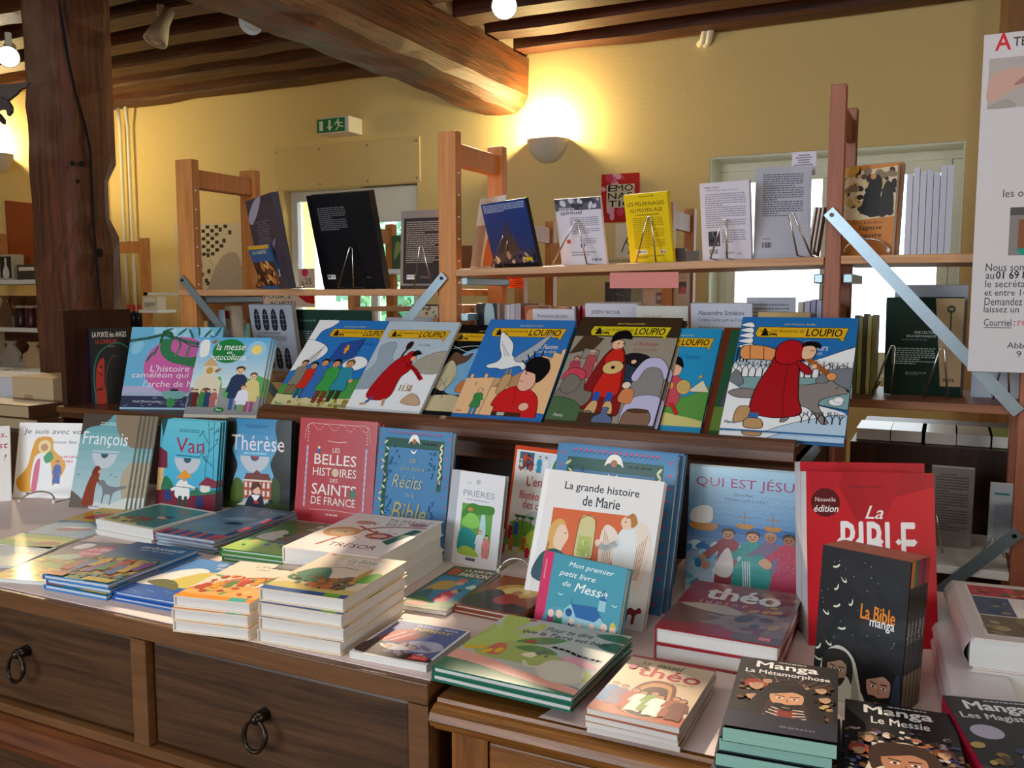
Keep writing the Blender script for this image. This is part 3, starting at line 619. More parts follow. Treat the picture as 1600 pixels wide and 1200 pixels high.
def comic_black(A):
    A.r(0, 0, 100, 100, '0b0b0d'); banner(A, 80, 8, 92); A.s('7fb4d8', '30,20 20,44 30,64 50,72 74,66 84,44 70,22', .4); A.s('6a4a38', '12,48 18,66 34,62 44,66 40,56 28,50 22,36', .5)
    A.s('c8bc98', '-5,4 10,24 26,22 34,40 22,56 12,50 4,20', .4); A.s('cdbf95', '-5,-5 -5,12 40,18 70,10 105,8 105,-5'); A.s('d88040', '42,22 46,34 60,32 62,22', .5); trees(A, 10, 34, 14, 2, 34, '555')
    for q in ('0,78 40,66 60,76', '10,70 50,74 90,60'): A.l('cfe0ea', .8, q, 1)
def comic_falcon(A):
    A.r(0, 0, 100, 100, '2f74bf'); A.p('eebf8e', '-2,0 0,36 4,36 4,40 8,40 8,36 20,37 20,41 24,41 24,37 32,38 32,0', .5); A.r(31, 0, 40, 37, 'c9a27a'); A.p('eebf8e', '30,0 32,28 52,30 56,8 104,4 104,70 96,68 96,64 88,66 88,60 76,62 72,56 70,0', .5)
    A.l('111', .8, '80,50 80,58'); A.l('111', .8, '84,52 84,60'); A.l('111', .6, '14,28 14,32'); banner(A, 81, 8, 93)
    A.t('Les Faucons', 66, 69, 90, 73.5, 'f4e6b0', .005, .2); A.t('et autres récits', 66, 64.5, 90, 67.5, 'e8d8a8', 0, .2)
    A.s('eef1f2', '28,54 18,50 20,47 30,47 38,46 54,50 60,46 63,50 58,56 48,58 42,62 38,74 20,86 24,70 30,60', .6); A.s('a8b2ba', '46,58 60,70 80,86 66,62 56,54', .6)
    for k in range(4): A.l('889', .5, '%g,%g %g,%g' % (24+k*4, 76-k*4, 34+k*2, 60)); 
    A.l('333', .5, '60,50 62,48'); A.l('c8902c', 1.4, '44,46 43,40'); A.l('c8902c', 1.4, '48,46 48,40'); A.s('c8a070', '42,40 50,41 51,34 46,22 40,22 40,34', .5)
    A.s('d01f20', '42,18 48,25 62,30 78,26 88,18 92,2 88,-3 48,-3 44,8 40,10', .6); A.s('f0b8a0', '62,28 60,36 62,46 72,48 78,40 78,30 70,25', .5); A.s('0c0c0e', '64,46 62,54 70,60 84,58 90,48 86,38 80,34 76,42 70,44', .2)
    for q in ('66,54 60,62', '70,56 66,66', '76,58 76,66', '64,50 56,56'): A.l('0c0c0e', 1.4, q)
    A.e('f0b8a0', 76, 10, 5.5, 4, o=.5); A.l('111', .8, '64,44 67,45'); A.e('111', 66, 42.5, .9, .9); A.l('7a3020', .7, '61,35 66,34.5'); A.r(44, 0, 76, 4, '4a2c18'); A.r(50, .5, 58, 3.5, 'bcbcb4'); A.l('a01818', .6, '60,28 64,12')
    A.fig(22, 0, 26, '3a8a4a', 'd8b090', 'eec8a0', .4, '3a8ac0', (.2, .5)); A.t('Mame', 3, 2, 10, 4, 'c86', 0)
def comic_inn(A):
    A.r(0, 0, 100, 100, '9d9384'); A.r(0, 80, 100, 100, '3c2c1e'); A.p('4c3826', '-2,62 10,82 30,78 24,68', .4); A.p('8d8a84', '14,58 14,68 30,66 30,56', .5); banner(A, 81, 14, 92, 'd6c51f')
    A.t("L'Auberge", 62, 71, 84, 75.5, 'a8402c', 0, .2); A.t('et autres récits', 62, 66.5, 84, 69.5, 'a8604c', 0, .2); A.r(46, 26, 80, 56, '2c3e50'); 
    for i in range(5): A.l('1a2430', .5, '46,%g 80,%g' % (30+i*6, 31+i*6)); A.l('1a2430', .5, '%g,26 %g,56' % (50+i*7, 50+i*7))
    A.s('1b1b1e', '46,54 60,64 78,62 84,52 80,46 60,54', .3)
    for x, y, c, hc in ((10, 34, 'b4455a', '7a5a3a'), (24, 40, 'b05058', 'e8c8a0')): A.fig(x, y, 26, c, hc, 'd09a80', .4, None, (.2, .5))
    A.s('8a1c1c', '26,14 30,44 38,64 46,70 54,66 60,48 66,10 56,8', .5); A.s('d22a1e', '36,26 40,46 38,60 46,70 54,64 58,46 60,26 48,22', .6); A.r(38, 16, 44, 27, '2b55b0'); A.r(50, 16, 56, 27, '2b55b0'); A.s('d8b078', '34,8 44,8 44,18 38,18', .5); A.s('d8b078', '50,8 60,8 57,18 51,18', .5)
    A.e('e2bc7e', 48, 50, 10, 6.5, 15, o=.6); A.l('2a1c14', 2, '56,54 78,60'); A.e('1c1410', 48, 50, 2); A.e('f0c09c', 46, 72, 6.2, o=.5); A.s('0c0c0e', '38,74 40,84 52,86 58,78 50,78 42,76'); A.e('111', 46, 73, .8, .8); A.e('111', 51, 73, .8, .8); A.l('7a3020', .6, '45,69 49,68 52,69.4', 1); A.e('f0c09c', 66, 56, 2.6, o=.3)
    A.s('7c766c', '-5,10 4,30 12,40 24,38 28,28 36,26 34,16 20,10', .5); A.s('d04858', '2,38 8,48 22,46 24,38 12,36', .6); A.s('7c766c', '4,28 6,40 14,42 22,36 20,28 12,24', .5); A.s('4f6b48', '-5,-4 -5,18 14,20 30,12 34,-4', .5); A.e('7c766c', 38, 6, 5, o=.5)
    A.s('8f8b88', '74,16 70,36 76,54 90,56 98,44 96,14', .5); A.s('c5c2e6', '68,42 76,58 90,60 100,50 99,40 92,50 80,50 74,38', .5); A.s('c5c2e6', '72,-3 70,18 84,26 102,22 102,-3', .5); A.s('d88a58', '62,20 64,30 74,30 74,18', .4); A.e('eedcc8', 66, 34, 4, o=.4)
    A.r(30, 0, 62, 8, '4a3222'); A.s('5f7096', '46,-2 44,4 50,8 50,13 56,13 56,8 62,4 60,-2', .5); A.s('8a6a58', '70,4 74,12 90,13 96,6 92,-4 74,-4', .6); A.e('5a3c2c', 83, 12, 10, 1.8, o=.4); A.t('Mame', 7, 3, 16, 6, 'ddd', 0)
def comic_tourney(A):
    A.r(0, 0, 100, 100, '2795c9'); banner(A, 80, 8, 92); A.t('Le Tournoi', 52, 67, 80, 72, '1d4f9c', 0, .2); A.s('5f9b46', '-5,-5 -5,24 30,36 70,28 105,40 105,-5', .4); A.s('d6cc80', '-5,-5 20,14 70,10 105,4 105,-5'); A.p('d8953a', '30,62 54,59 36,55', .4)
    A.p('e8dcc0', '74,34 90,46 104,34', .4); A.p('e0b030', '82,48 88,52 88,48', .3); A.s('8a1c1c', '26,24 30,44 40,46 38,20', .4); A.s('d05060', '36,22 40,44 46,50 60,48 64,42 64,20', .5); A.e('d8b46a', 68, 38, 9, 7.5, 20, o=.6)
    for i in range(4): A.l('8a6a2a', .4, '%g,%g %g,%g' % (62+i*4, 34, 64+i*4, 43))
    A.r(42, 4, 48, 22, 'c8302c'); A.p('c8302c', '54,22 60,22 70,12 66,10', .3); A.s('f0b898', '42,50 42,60 52,63 60,58 58,50', .5); A.s('0c0c0e', '38,58 42,68 56,68 62,58 52,61 44,58'); A.s('e8a84a', '42,42 54,42 54,36 44,36', .4); A.l('222', .8, '20,24 36,6')
def comic_winter(A):
    A.r(0, 0, 100, 100, '2470b4'); A.s('cfe2ee', '-5,50 12,66 34,62 60,58 105,74 105,40 -5,40', .5); A.s('f2f5f8', '50,58 70,62 105,74 105,52 60,50', .4)
    for i in range(5): A.s('f4f6f8', '%g,%g %g,%g %g,%g' % (0, 92-i*5, 9+i, 95-i*5, 12, 90-i*5), .6)
    for i in range(4): A.l('111', 1.2, '%g,58 %g,72' % (2+i*3, 2+i*3))
    banner(A, 81, 14, 93); A.t('TOME 2', 58, 77, 66, 78.5, 'cfe0f0'); A.t('Les Chasseurs', 46, 70, 78, 75.5, 'dfeaf4', .006, .1); A.t('et autres récits', 50, 66, 74, 69, 'cfe0f0', 0, .2)
    A.r(0, 44, 100, 54, 'eef1f4'); trees(A, 0, 100, 45, 17, 18); A.p('7fa6a8', '0,44 100,46 100,20 0,34', .5); A.s('777e86', '72,42 80,52 104,54 104,40 88,38', .5); A.s('777e86', '-2,40 4,50 10,44 12,38 2,34', .5)
    A.s('eff2f6', '-5,38 20,30 50,26 80,22 105,14 105,-5 -5,-5', .4); A.s('b9d4e8', '38,-4 60,8 105,16 105,-6', .5)
    A.s('8b8380', '1,30 10,34 26,33 34,28 12,26', .6); A.s('8b8380', '46,22 50,38 62,39 74,41 81,42 84,47 87,42 97,37 99,34 92,32 84,30 77,26 78,20 84,12 86,9 81,8 74,16 66,21 58,20 54,10 48,8 50,16', .6); A.e('111', 98, 36, 1.4, 1); A.l('222', .7, '88,37 91,38'); A.r(26, 9, 30, 12, '6a6460')
    for q in ((90, 26), (56, 64)): A.e('f4f6f8', q[0], q[1], 6, 3, o=.5); A.e('f4f6f8', q[0]+2, q[1]+2, 4, 2.4, o=.3)
    A.s('e89a5a', '4,66 8,72 24,72 36,68 36,60 20,60 8,60', .7); A.l('7a3a1a', .8, '14,60 12,72'); A.l('7a3a1a', .8, '26,60 24,71'); A.l('e89a5a', 5, '62,62 74,54 82,48', 1); A.e('e89a5a', 84, 47, 4.2, o=.5)
    A.s('a8141c', '22,16 24,36 32,54 36,64 50,66 56,58 58,44 60,28 64,16 54,12 38,11', .8); A.s('b8161e', '36,60 36,72 46,78 58,74 62,64 54,58 44,56', .8); A.s('a8141c', '54,60 62,56 68,50 64,48 58,52', .6); A.l('700a10', .6, '48,56 47,30 50,14', 1)
    A.s('f0c09c', '58,62 58,72 66,73 69,68 66,62', .5); A.s('0c0c0e', '56,72 60,77 70,76 72,71 64,73'); A.e('f0c09c', 69, 55, 2.6, o=.4); A.l('111', .7, '64,68.6 67,68.8')
    A.r(22, 10, 30, 14, '3a6ab0'); A.s('c09868', '10,6 12,18 22,18 20,8', .6); A.s('c09868', '20,2 20,9 32,9 34,2', .6); trees(A, 62, 98, 8, 6, 12); A.t('Mame', 3, 4, 12, 6.5, '345')
def cover_gate(A):
    A.r(0, 0, 100, 100, '0c0b0c'); A.t('LA PORTE des ANGES', 6, 88, 96, 95, 'd8cfc0', .01); A.t('LA COMPAGNIE', 14, 79, 70, 85, 'a8361c', .01); A.t('Myriam Roc', 44, 74, 66, 77, '887')
    A.s('a8281a', '12,0 10,30 16,52 34,60 32,30 36,0'); A.l('2c6a58', 4, '8,0 6,40 18,64 44,76 74,80 98,74', 1); A.l('5a4638', 2, '36,0 38,40 56,62 70,62', 1); A.s('050505', '40,0 42,40 58,58 80,50 84,0'); blot(A, ['c8401c', '5a1410'], 8, 14, 4, 30, 50, 5)
def cover_chameleon(A):
    A.r(0, 0, 100, 100, '6db7dc'); blot(A, ['8ccbe6', '9ad2ea', 'b8d8ee'], 16, 0, 60, 100, 100, 9, 2); A.r(0, 16, 100, 26, 'b8b4d4'); A.e('cf62a6', 57, 52, 38, 36); A.r(0, 0, 100, 14, '2c3050'); A.r(0, 14, 100, 18, 'a8b4cc')
    rn = random.Random(2)
    for i in range(40): x, y = rn.uniform(0, 97), rn.uniform(1, 12); A.line('8a96b8', .6, [(x, y), (x+2.5, y+.9)])
    A.l('3f6f62', 3.2, '-2,82 20,86 36,90 50,86 80,78 102,80', 1); A.l('2a4a40', 1.2, '50,88 70,76 100,74', 1)
    for x, y, a in ((56, 94, 40), (66, 92, -60), (84, 92, 50), (92, 86, -30), (30, 70, 70), (90, 62, 80), (40, 96, 20), (74, 96, 100), (24, 62, 60), (95, 94, 60)): A.e('2f6a5c', x, y, 6.5, 1.5, a, n=10)
    A.s('2f7a4a', '36,84 34,74 38,64 48,56 60,53 72,50 82,48 88,54 86,62 78,64 68,62 56,64 46,72 46,84', .0); A.l('2f7a4a', 3, '34,80 36,92 44,92 46,84', 1); A.l('6a8a6a', 2.2, '52,64 56,78 52,84', 1); A.l('6a8a6a', 2.2, '64,64 66,78 62,84', 1); A.e('fff', 82, 55, 4.4); A.e('111', 80, 53, 2.2)
    A.t("L'histoire du", 27, 44, 84, 52, 'fbe8f4', .006, .05); A.t('caméléon qui sauva', 8, 34.5, 104-6, 43, 'fbe8f4', .006, .05); A.t("l'arche de Noé", 22, 25, 88, 33, 'fbe8f4', .006, .05)
    A.s('7ab0a8', '44,16 48,11 64,11 68,16 66,20 46,20'); A.r(52, 20, 60, 23, '2a2a40'); A.t('Yaël Molchadsky', 13, 5, 44, 8.5, 'dde', 0, .2); A.t('Orit Bergman', 74, 5, 97, 8.5, 'dde', 0, .2); A.e('3a8a4a', 54, 6, 5)
def cover_stickers(A):
    sky(A, 'dff0ee', '5fb4e4', 10, 30); A.r(0, 0, 100, 34, '9a9a9e'); A.s('58b05a', '50,22 58,44 70,50 80,46 90,50 104,44 104,24', 0); A.s('58b05a', '26,30 34,44 40,48 44,30'); A.e('17823a', 44, 82, 23, 16); A.t('la messe', 26, 83, 66, 92, 'fff', 0, .15); A.t('en', 42, 78, 49, 81, 'fff', 0, .2); A.t('autocollants', 20, 70, 70, 78, 'fff', 0, .15)
    A.e('9fd0ea', 83, 84, 13); A.e('ffe07a', 83, 84, 7); A.s('f4f4f0', '4,76 2,92 8,97 15,94 16,78 9,73'); A.p('e8dcc0', '6,14 6,44 14,50 14,62 32,62 32,50 42,42 42,12'); A.p('d8b07a', '12,62 22,74 34,62'); A.e('c8a050', 23, 56, 5); A.s('7a5a48', '16,14 17,30 24,34 30,30 30,14')
    for x, y in ((68, 58), (34, 56), (22, 94)): A.e('9a6a44', x, y, 4, 2, 30); A.e('b8845a', x+3, y+1.5, 2)
    A.fig(66, 6, 56, '26365a', '4a2c1c', 'f4cfa8', 0, '2f5f9c', None, 1.05); A.fig(86, 4, 50, 'e6d28a', '6a4028', 'f4cfa8', 0, 'b04a7a', None, 1.0); A.fig(75, 4, 34, 'eef', '8a5a34', 'f4cfa8', 0, '7ab060', None, 1.1)
    for x, c in ((6, '345'), (11, '622'), (20, '3a8a4a'), (28, '246'), (36, 'b66')): A.fig(x, 10, 22, c)
    A.e('17823a', 47, 6, 7, 3.4); A.t('Mame', 43, 4.4, 51, 7.6, 'fff')
def cover_psalm(A):
    A.r(0, 0, 100, 100, 'f3f1ee'); A.t('rs,', 70, 84, 94, 90, 'c2386a', .005, .2); A.t('est', 62, 70, 96, 77, 'c2386a', .005, .2); A.t('te !', 58, 54, 92, 62, 'c2386a', .005, .2); A.e('778', 70, 44, 5)
def cover_always(A):
    A.r(0, 0, 100, 100, 'f3f1ee'); A.t('Je suis avec vous', 6, 83, 90, 92, '3f5a60', .0, .2); A.t('tous les jours', 44, 71, 96, 77, '3f5a60', 0, .2); A.tx(52, 46, 88, 58, 2, 'e0a0b0')
    A.s('e2a02c', '20,70 26,80 42,80 46,64 58,52 62,40 50,18 30,10 10,8 2,22 14,40', 0); A.s('eef0ee', '22,10 22,50 32,60 42,52 46,10'); A.e('f0dca0', 34, 68, 8); A.e('c89060', 34, 67, 4.5); A.s('3a9a5a', '34,54 42,62 46,52 38,46'); A.s('d86a8a', '22,10 24,44 30,50 28,10'); A.fig(52, 20, 30, '3a55a0', '643', 'd8a070'); A.tx(16, 4, 36, 8, 1, '456')
def cd(A, x, y, r):
    A.e('c8ced6', x, y, r, None, 0, a0=180, a1=360); A.e('a6b4c8', x, y, r*.98, None, 0, a0=200, a1=235); A.e('f2f4f6', x, y, r*.98, None, 0, a0=262, a1=282); A.e('8fd0c0', x, y, r*.98, None, 0, a0=240, a1=250); A.e('345a70', x, y, r*.3, None, 0, a0=180, a1=360)
def cover_monk(A):
    sky(A, 'b6cfd4', '5fa3ab', 10); A.s('4c4038', '-5,70 10,84 40,90 52,104 -5,104'); A.s('8b7862', '60,104 70,78 104,66 104,104'); A.s('b4a68e', '92,10 84,36 104,50 104,0'); A.tx(30, 88, 64, 92, 2, 'c8d8d8', 0); A.t('François', 6, 64, 86, 81, 'eef4f4', .0, .0); A.tx(26, 59, 76, 62, 1, 'c8dde0', 0); cd(A, 49, 58, 22)
    A.s('d8dcd8', '20,0 30,8 70,6 104,14 104,-5 20,-5'); A.s('6a6258', '-5,16 10,14 34,2 34,-5 -5,-5'); A.s('8c3a22', '22,4 26,24 34,38 44,42 46,36 42,22 42,4 32,2'); A.s('7a3220', '32,36 36,44 44,44 46,38'); A.e('e0a890', 45, 39, 2.6); A.line('8c3a22', 4, [(42, 32), (50, 26)])
    A.s('7c7f86', '48,30 56,30 62,26 76,24 94,26 96,24 80,20 74,16 72,6 70,6 70,15 60,15 58,7 56,7 56,18 52,24 46,26'); 
    for x, y in ((66, 36), (74, 34), (8, 34)): A.l('345', .7, '%g,%g %g,%g %g,%g' % (x-2, y+1, x, y, x+2, y+1.5))
    A.tx(30, 1, 60, 4, 1, '99a', 0)
def cover_bamboo(A):
    sky(A, '3aaedb', '67c3d6', 10); A.tx(30, 86, 70, 90, 2, '2f6f86', 0); A.t('Van', 28, 63, 76, 80, 'b01c44', .0); A.tx(22, 58, 78, 61, 1, '2a6f8a', 0); cd(A, 49, 57, 22); A.s('1f4a52', '0,100 4,80 2,70 8,90 10,100')
    for q in ('80,100 84,70 80,40 92,10', '90,100 92,60 96,20', '84,74 70,88', '84,66 98,78', '82,54 68,66', '92,50 78,58', '90,86 98,94'): A.l('21505c', .9, q, 1)
    for x, y in ((72, 88), (68, 84), (96, 80), (70, 66), (78, 60), (74, 74), (97, 90), (86, 92)): A.e('2a6f6a', x, y, 3.2, .8, 40, n=8)
    A.p('7a2840', '0,44 0,68 14,62 16,44'); A.r(0, 14, 10, 44, 'e8bc7e'); A.s('2f7a5a', '8,16 12,34 24,30 30,16'); A.p('8a3448', '70,28 84,38 100,34 100,26'); A.r(74, 18, 90, 28, 'e8e4d8'); A.s('2f7a5a', '56,14 66,24 80,20 100,24 100,10'); A.p('7a2438', '0,0 0,18 24,20 50,14 100,20 100,0')
    A.s('f0f0ee', '34,12 32,24 40,32 52,30 56,12'); A.line('f0f0ee', 4, [(40, 26), (26, 20)]); A.line('f0f0ee', 4, [(50, 27), (64, 24)]); A.e('d89a70', 46, 34, 4); A.p('f0a030', '32,33 46,44 60,36'); A.r(38, 0, 44, 14, '2a4a3a'); A.r(48, 0, 53, 14, '2a4a3a'); A.line('543', .8, [(20, 24), (72, 24)]); A.s('2c3f7a', '16,8 14,16 22,20 26,8'); A.s('2c3f7a', '68,4 70,14 78,16 80,4')
def cover_manor(A):
    sky(A, '8accec', '2f86b8', 12); A.s('1e2420', '-5,104 14,104 18,80 12,66 20,48 14,30 20,14 18,-5 -5,-5'); A.s('1e2420', '82,104 104,104 104,-5 74,-5 68,16 76,34 70,52 80,70 76,90'); A.s('4f6a1e', '10,12 14,30 22,34 30,26 30,10 18,4'); A.s('3a4f1c', '72,14 74,36 84,30 84,8'); A.tx(30, 90, 66, 94, 2, '1f4f78', 0)
    A.t('Thérèse', 10, 65, 90, 82, 'f4e6ee', .0); A.tx(20, 60, 74, 64, 1, 'a8dcf4', 0); cd(A, 46, 59, 22); A.r(44, 56, 50, 59, 'c03030'); A.p('7a3a38', '30,32 34,40 44,40 50,44 56,40 68,40 72,32'); A.r(30, 12, 72, 32, 'b8503c'); A.r(29, 31, 73, 33, 'e8dcc8')
    for i in range(6):
        for j in range(2): A.r(32+i*6.8, 15+j*9, 35.5+i*6.8, 21+j*9, 'e8e4d8')
    A.r(0, 0, 100, 8, '33431c'); A.p('d8d4c8', '20,4 40,12 70,12 60,4'); A.s('1f2738', '34,-3 36,10 46,18 58,16 62,6 62,-3'); A.p('fff', '42,16 49,8 56,16'); A.e('f0c4a8', 50, 21, 5.4); A.s('5a3426', '42,20 44,29 54,30 57,22 52,25'); A.s('c8282c', '46,8 50,10 54,8 50,6')
def cover_saints(A):
    A.r(0, 0, 100, 100, 'b93540'); A.l('e8d8c0', .6, '38,79 50,78 62,79', 1); A.t('LES', 45, 68, 54, 72.5, 'f2eee4', .0); A.t('BELLES', 22, 56, 76, 66, 'f4f0e8', .008); A.e('2f5a9a', 27, 69, 2.6, 2.2); A.e('f0d0b0', 27, 72, 1.6)
    A.t('HISTOIRES', 21, 45, 77, 53, 'f4f0e8', 0); A.e('d8c898', 50, 49, 4); A.t('DES', 44, 39.5, 54, 43, 'f2eee4', 0); A.t('SAINTS', 21, 27, 78, 37.5, 'f4f0e8', .008); A.t('DE FRANCE', 21, 17.5, 78, 25, 'f4f0e8', 0); A.s('2a7a5a', '72,26 70,32 76,34 78,28')
    for x in (12, 88):
        A.r(x-1.2, 14, x+1.2, 74, 'a4a0c8')
        for i in range(10): A.e('d8b8c0', x, 17+i*6, 1.2, 2)
        for i in range(6): A.e('e8dcc8', x, 78+i*3, .7)
    A.l('e8c8a8', .5, '8,80 12,94 30,95 70,95 88,94 92,80', 1)
    for i in range(28): A.e('ecd8c4', 10+i*2.9, 92+3*math.sin(i*.9), .7, .5, n=6)
    A.tx(40, 7, 60, 10, 1, 'e8c0a8', 0); A.l('e8c8a8', .5, '20,12 50,13 80,12', 1)
def cover_tales(A):
    A.r(0, 0, 100, 100, '4c85b4'); rn = random.Random(6)
    A.p('2f5a50', '10,92 90,92 90,84 16,84 16,10 10,10'); A.p('2f5a50', '84,84 90,84 90,50 84,50')
    for i in range(17): A.e('d8486a', 16+i*4.3, 97, 1.1, n=7); A.l('1f3f60', .5, '%g,95 %g,96.5' % (14+i*4.3, 17+i*4.3))
    for i in range(12): A.e('d8486a', 4 if i % 2 else 5.5, 94-i*8, 1.2, n=7); A.e('d8486a', 95.5, 94-i*8, 1.2, n=7)
    for i in range(14): A.e('c8cf9a', 11+3*math.sin(i*1.3), 88-i*5.5, 3, 1, 40*(-1)**i, n=8); A.e('1f3a34', 13, 85-i*5.5, 1, n=6); A.e('e6e6b8', 87, 88-i*3.2 if i < 10 else 58, 3, .9, 50*(-1)**i, n=8)
    A.s('f4efe4', '42,88 46,95 54,95 58,88 54,90 46,90'); A.e('a87050', 50, 90, 3, n=8); A.s('f4f4f0', '48,80 46,83 50,81 54,83 52,80')
    for i in range(4): A.r(62+i*5, 88, 65+i*5, 89.5, '12241f')
    for sx in (-1, 1):
        for i in range(16):
            x = 50+sx*(22+i*.9); y = 82-i*1.8; A.e('24507c', x+sx*rn.uniform(-7, 7), y+rn.uniform(-4, 4), 2.2, .6, rn.uniform(0, 180), n=6)
        for i in range(14): A.e('24507c', 50+sx*(30+rn.uniform(-4, 4)), 12+i*2.2, 2.2, .6, rn.uniform(0, 180), n=6)
    A.t('Les', 46, 72, 55, 77, 'b8c0a8', 0, .3); A.t('plus beaux', 34, 64, 68, 69, 'a8b8b0', 0, .3); A.t('Récits', 24, 50, 66, 61, 'b8b898', .0, .3); A.t('de la', 44, 43, 56, 47, 'a8b8b0', 0, .3); A.t('Bible', 26, 22, 74, 38, 'c0b070', .0, .3); A.r(8, 2, 92, 8, '2f5a50'); blot(A, ['1f3a34', 'd8486a', 'c8cf9a'], 26, 8, 2, 92, 9, 2, 3)
def cover_prayers(A):
    A.r(0, 0, 100, 100, 'e9eaee'); A.r(0, 0, 16, 100, 'c6c9d2'); 
    for i in range(8): A.r(2+i*1.8, 0, 2.6+i*1.8, 100, 'a0a6b4')
    A.t('LES', 30, 87, 40, 89, 'b0b4bc'); A.t('PRIÈRES', 26, 74, 84, 82, 'a4a8b4', -.01); A.tx(28, 69, 80, 72, 1, 'b8bcc4', 0); A.e('c0c4cc', 52, 90, 4); A.r(26, 14, 84, 66, '6aa850'); A.s('2f9a9a', '26,14 26,36 40,40 60,32 66,22 60,14'); A.s('b8e0e4', '64,56 70,56 74,36 68,30 62,36'); A.s('4a8a3a', '26,52 40,66 60,66 84,66 84,58 60,56 44,50')
    A.s('8ccf60', '28,44 40,56 56,54 62,44 46,40'); A.e('d88a50', 42, 60, 5, 2); A.fig(64, 14, 26, 'e8e8f0', 'c8803a'); A.fig(77, 12, 24, 'e88a8a', '3a2418'); A.s('a8c850', '26,12 34,20 50,20 64,14 60,11'); A.r(42, 6, 60, 9, '667')
def cover_encyclo(A):
    A.r(0, 0, 100, 100, 'f0efea'); A.r(0, 0, 4, 100, 'e0521c'); A.r(0, 96.5, 100, 100, 'd8481a'); A.r(10, 80, 36, 95, '4a6a8a'); blot(A, ['c84a30', '8a3a2a', 'd8d0c0', '335'], 22, 12, 80, 34, 92, 4); A.r(38, 80, 66, 95, 'cfe4ee'); A.fig(46, 79, 14, '3a9ac0'); A.fig(57, 79, 14, 'f0f0f0'); A.r(68, 80, 94, 95, 'dfe8ee'); A.s('4a8a4a', '70,82 74,92 84,94 92,88 90,82')
    A.t("L'encyclo", 28, 64, 92, 75, 'b8283a', .0); A.t('filotéo', 18, 55, 52, 62, 'd8384a', .012); A.t('des chrétiens', 26, 47, 98, 54, 'b8283a', 0); A.s('c8d0cc', '30,40 50,46 70,40 104,44 104,34 30,34'); A.s('7ab040', '4,20 10,34 40,36 70,28 104,30 104,14 4,14')
    for x in (20, 30, 44, 60): A.l('3a5a2a', 1.4, '%g,30 %g,40' % (x, x)); [A.e('3f7a34', x+d*3, 40+abs(d)*-.6, 4, .9, d*30, n=8) for d in (-1, 0, 1)]
    A.s('c8e04a', '30,14 50,30 90,22 104,10 104,4 30,4'); A.r(4, 1, 100, 10, 'e8dcb0'); blot(A, ['f0ece0', 'e0d8c4'], 20, 30, 2, 90, 14, 4)
    for x, y, c in ((10, 20, 'b82a3a'), (20, 24, '2a6ac0'), (14, 10, 'd8902a'), (44, 4, 'b82a3a'), (36, 12, 'c87a30')): A.fig(x, y, 13, c)
def cover_mary(A):
    A.r(0, 0, 100, 100, 'eceae8'); A.r(0, 0, 4.5, 100, 'f6f6f6'); A.t('La grande histoire', 20, 85.5, 82, 92.5, '1d3440', .012); A.t('de Marie', 37, 77, 68, 84, '1d3440', .012); A.p('dc6a3a', '14,30 13,73 78,74 79,30 60,28 30,30')
    A.s('d7cf96', '37,42 38,67 44,70 50,67 51,42', .0); A.r(38.5, 42, 49.5, 56, 'b8c46a'); blot(A, ['f0f4e0', 'a8bc5a'], 14, 39.5, 43, 48, 52, 1.3); A.l('8a5a30', .6, '36,41 37,67 44,71 51,68 52,41 36,41')
    A.s('e0b060', '14,44 13,58 18,65 25,64 28,54 22,46'); A.s('f2d2b4', '18,48 20,60 26,61 30,54 27,47 24,42'); A.s('20505a', '5,22 8,38 18,44 28,42 34,34 36,20'); A.l('c88a40', 2, '14,48 13,34 15,24', 1); A.e('222', 27, 56, .6)
    A.s('efe0d0', '60,66 56,56 58,34 62,24 68,44 70,60'); A.s('efe0d0', '84,70 94,66 97,50 92,28 86,24 84,44')
    for i in range(5): A.l('c08a6a', .5, '%g,%g %g,%g' % (59+i*1.6, 62-i*2, 61+i*1.4, 30)); A.l('c08a6a', .5, '%g,%g %g,%g' % (93-i*1.6, 62-i*2, 90-i, 32))
    A.s('e8ecea', '70,60 76,66 84,62 86,50 86,30 88,6 66,4 70,30 68,44'); A.l('e8ecea', 5, '72,56 62,50 56,52', 1); A.e('f2d2b4', 55, 53, 2.4); A.e('f2d2b4', 76, 69, 5); A.s('b8803a', '74,72 80,76 84,70 80,66 78,72'); A.e('222', 74.5, 69.5, .6)
    A.s('8a2c30', '84,10 88,14 92,13 95,15 97,12 93,10 92,4 90,4 90,9 87,9 86,4 84,5'); A.l('8a2c30', .8, '84,11 81,16 83,20', 1); A.tx(68, 22, 80, 26, 1, 'c8b8a0')
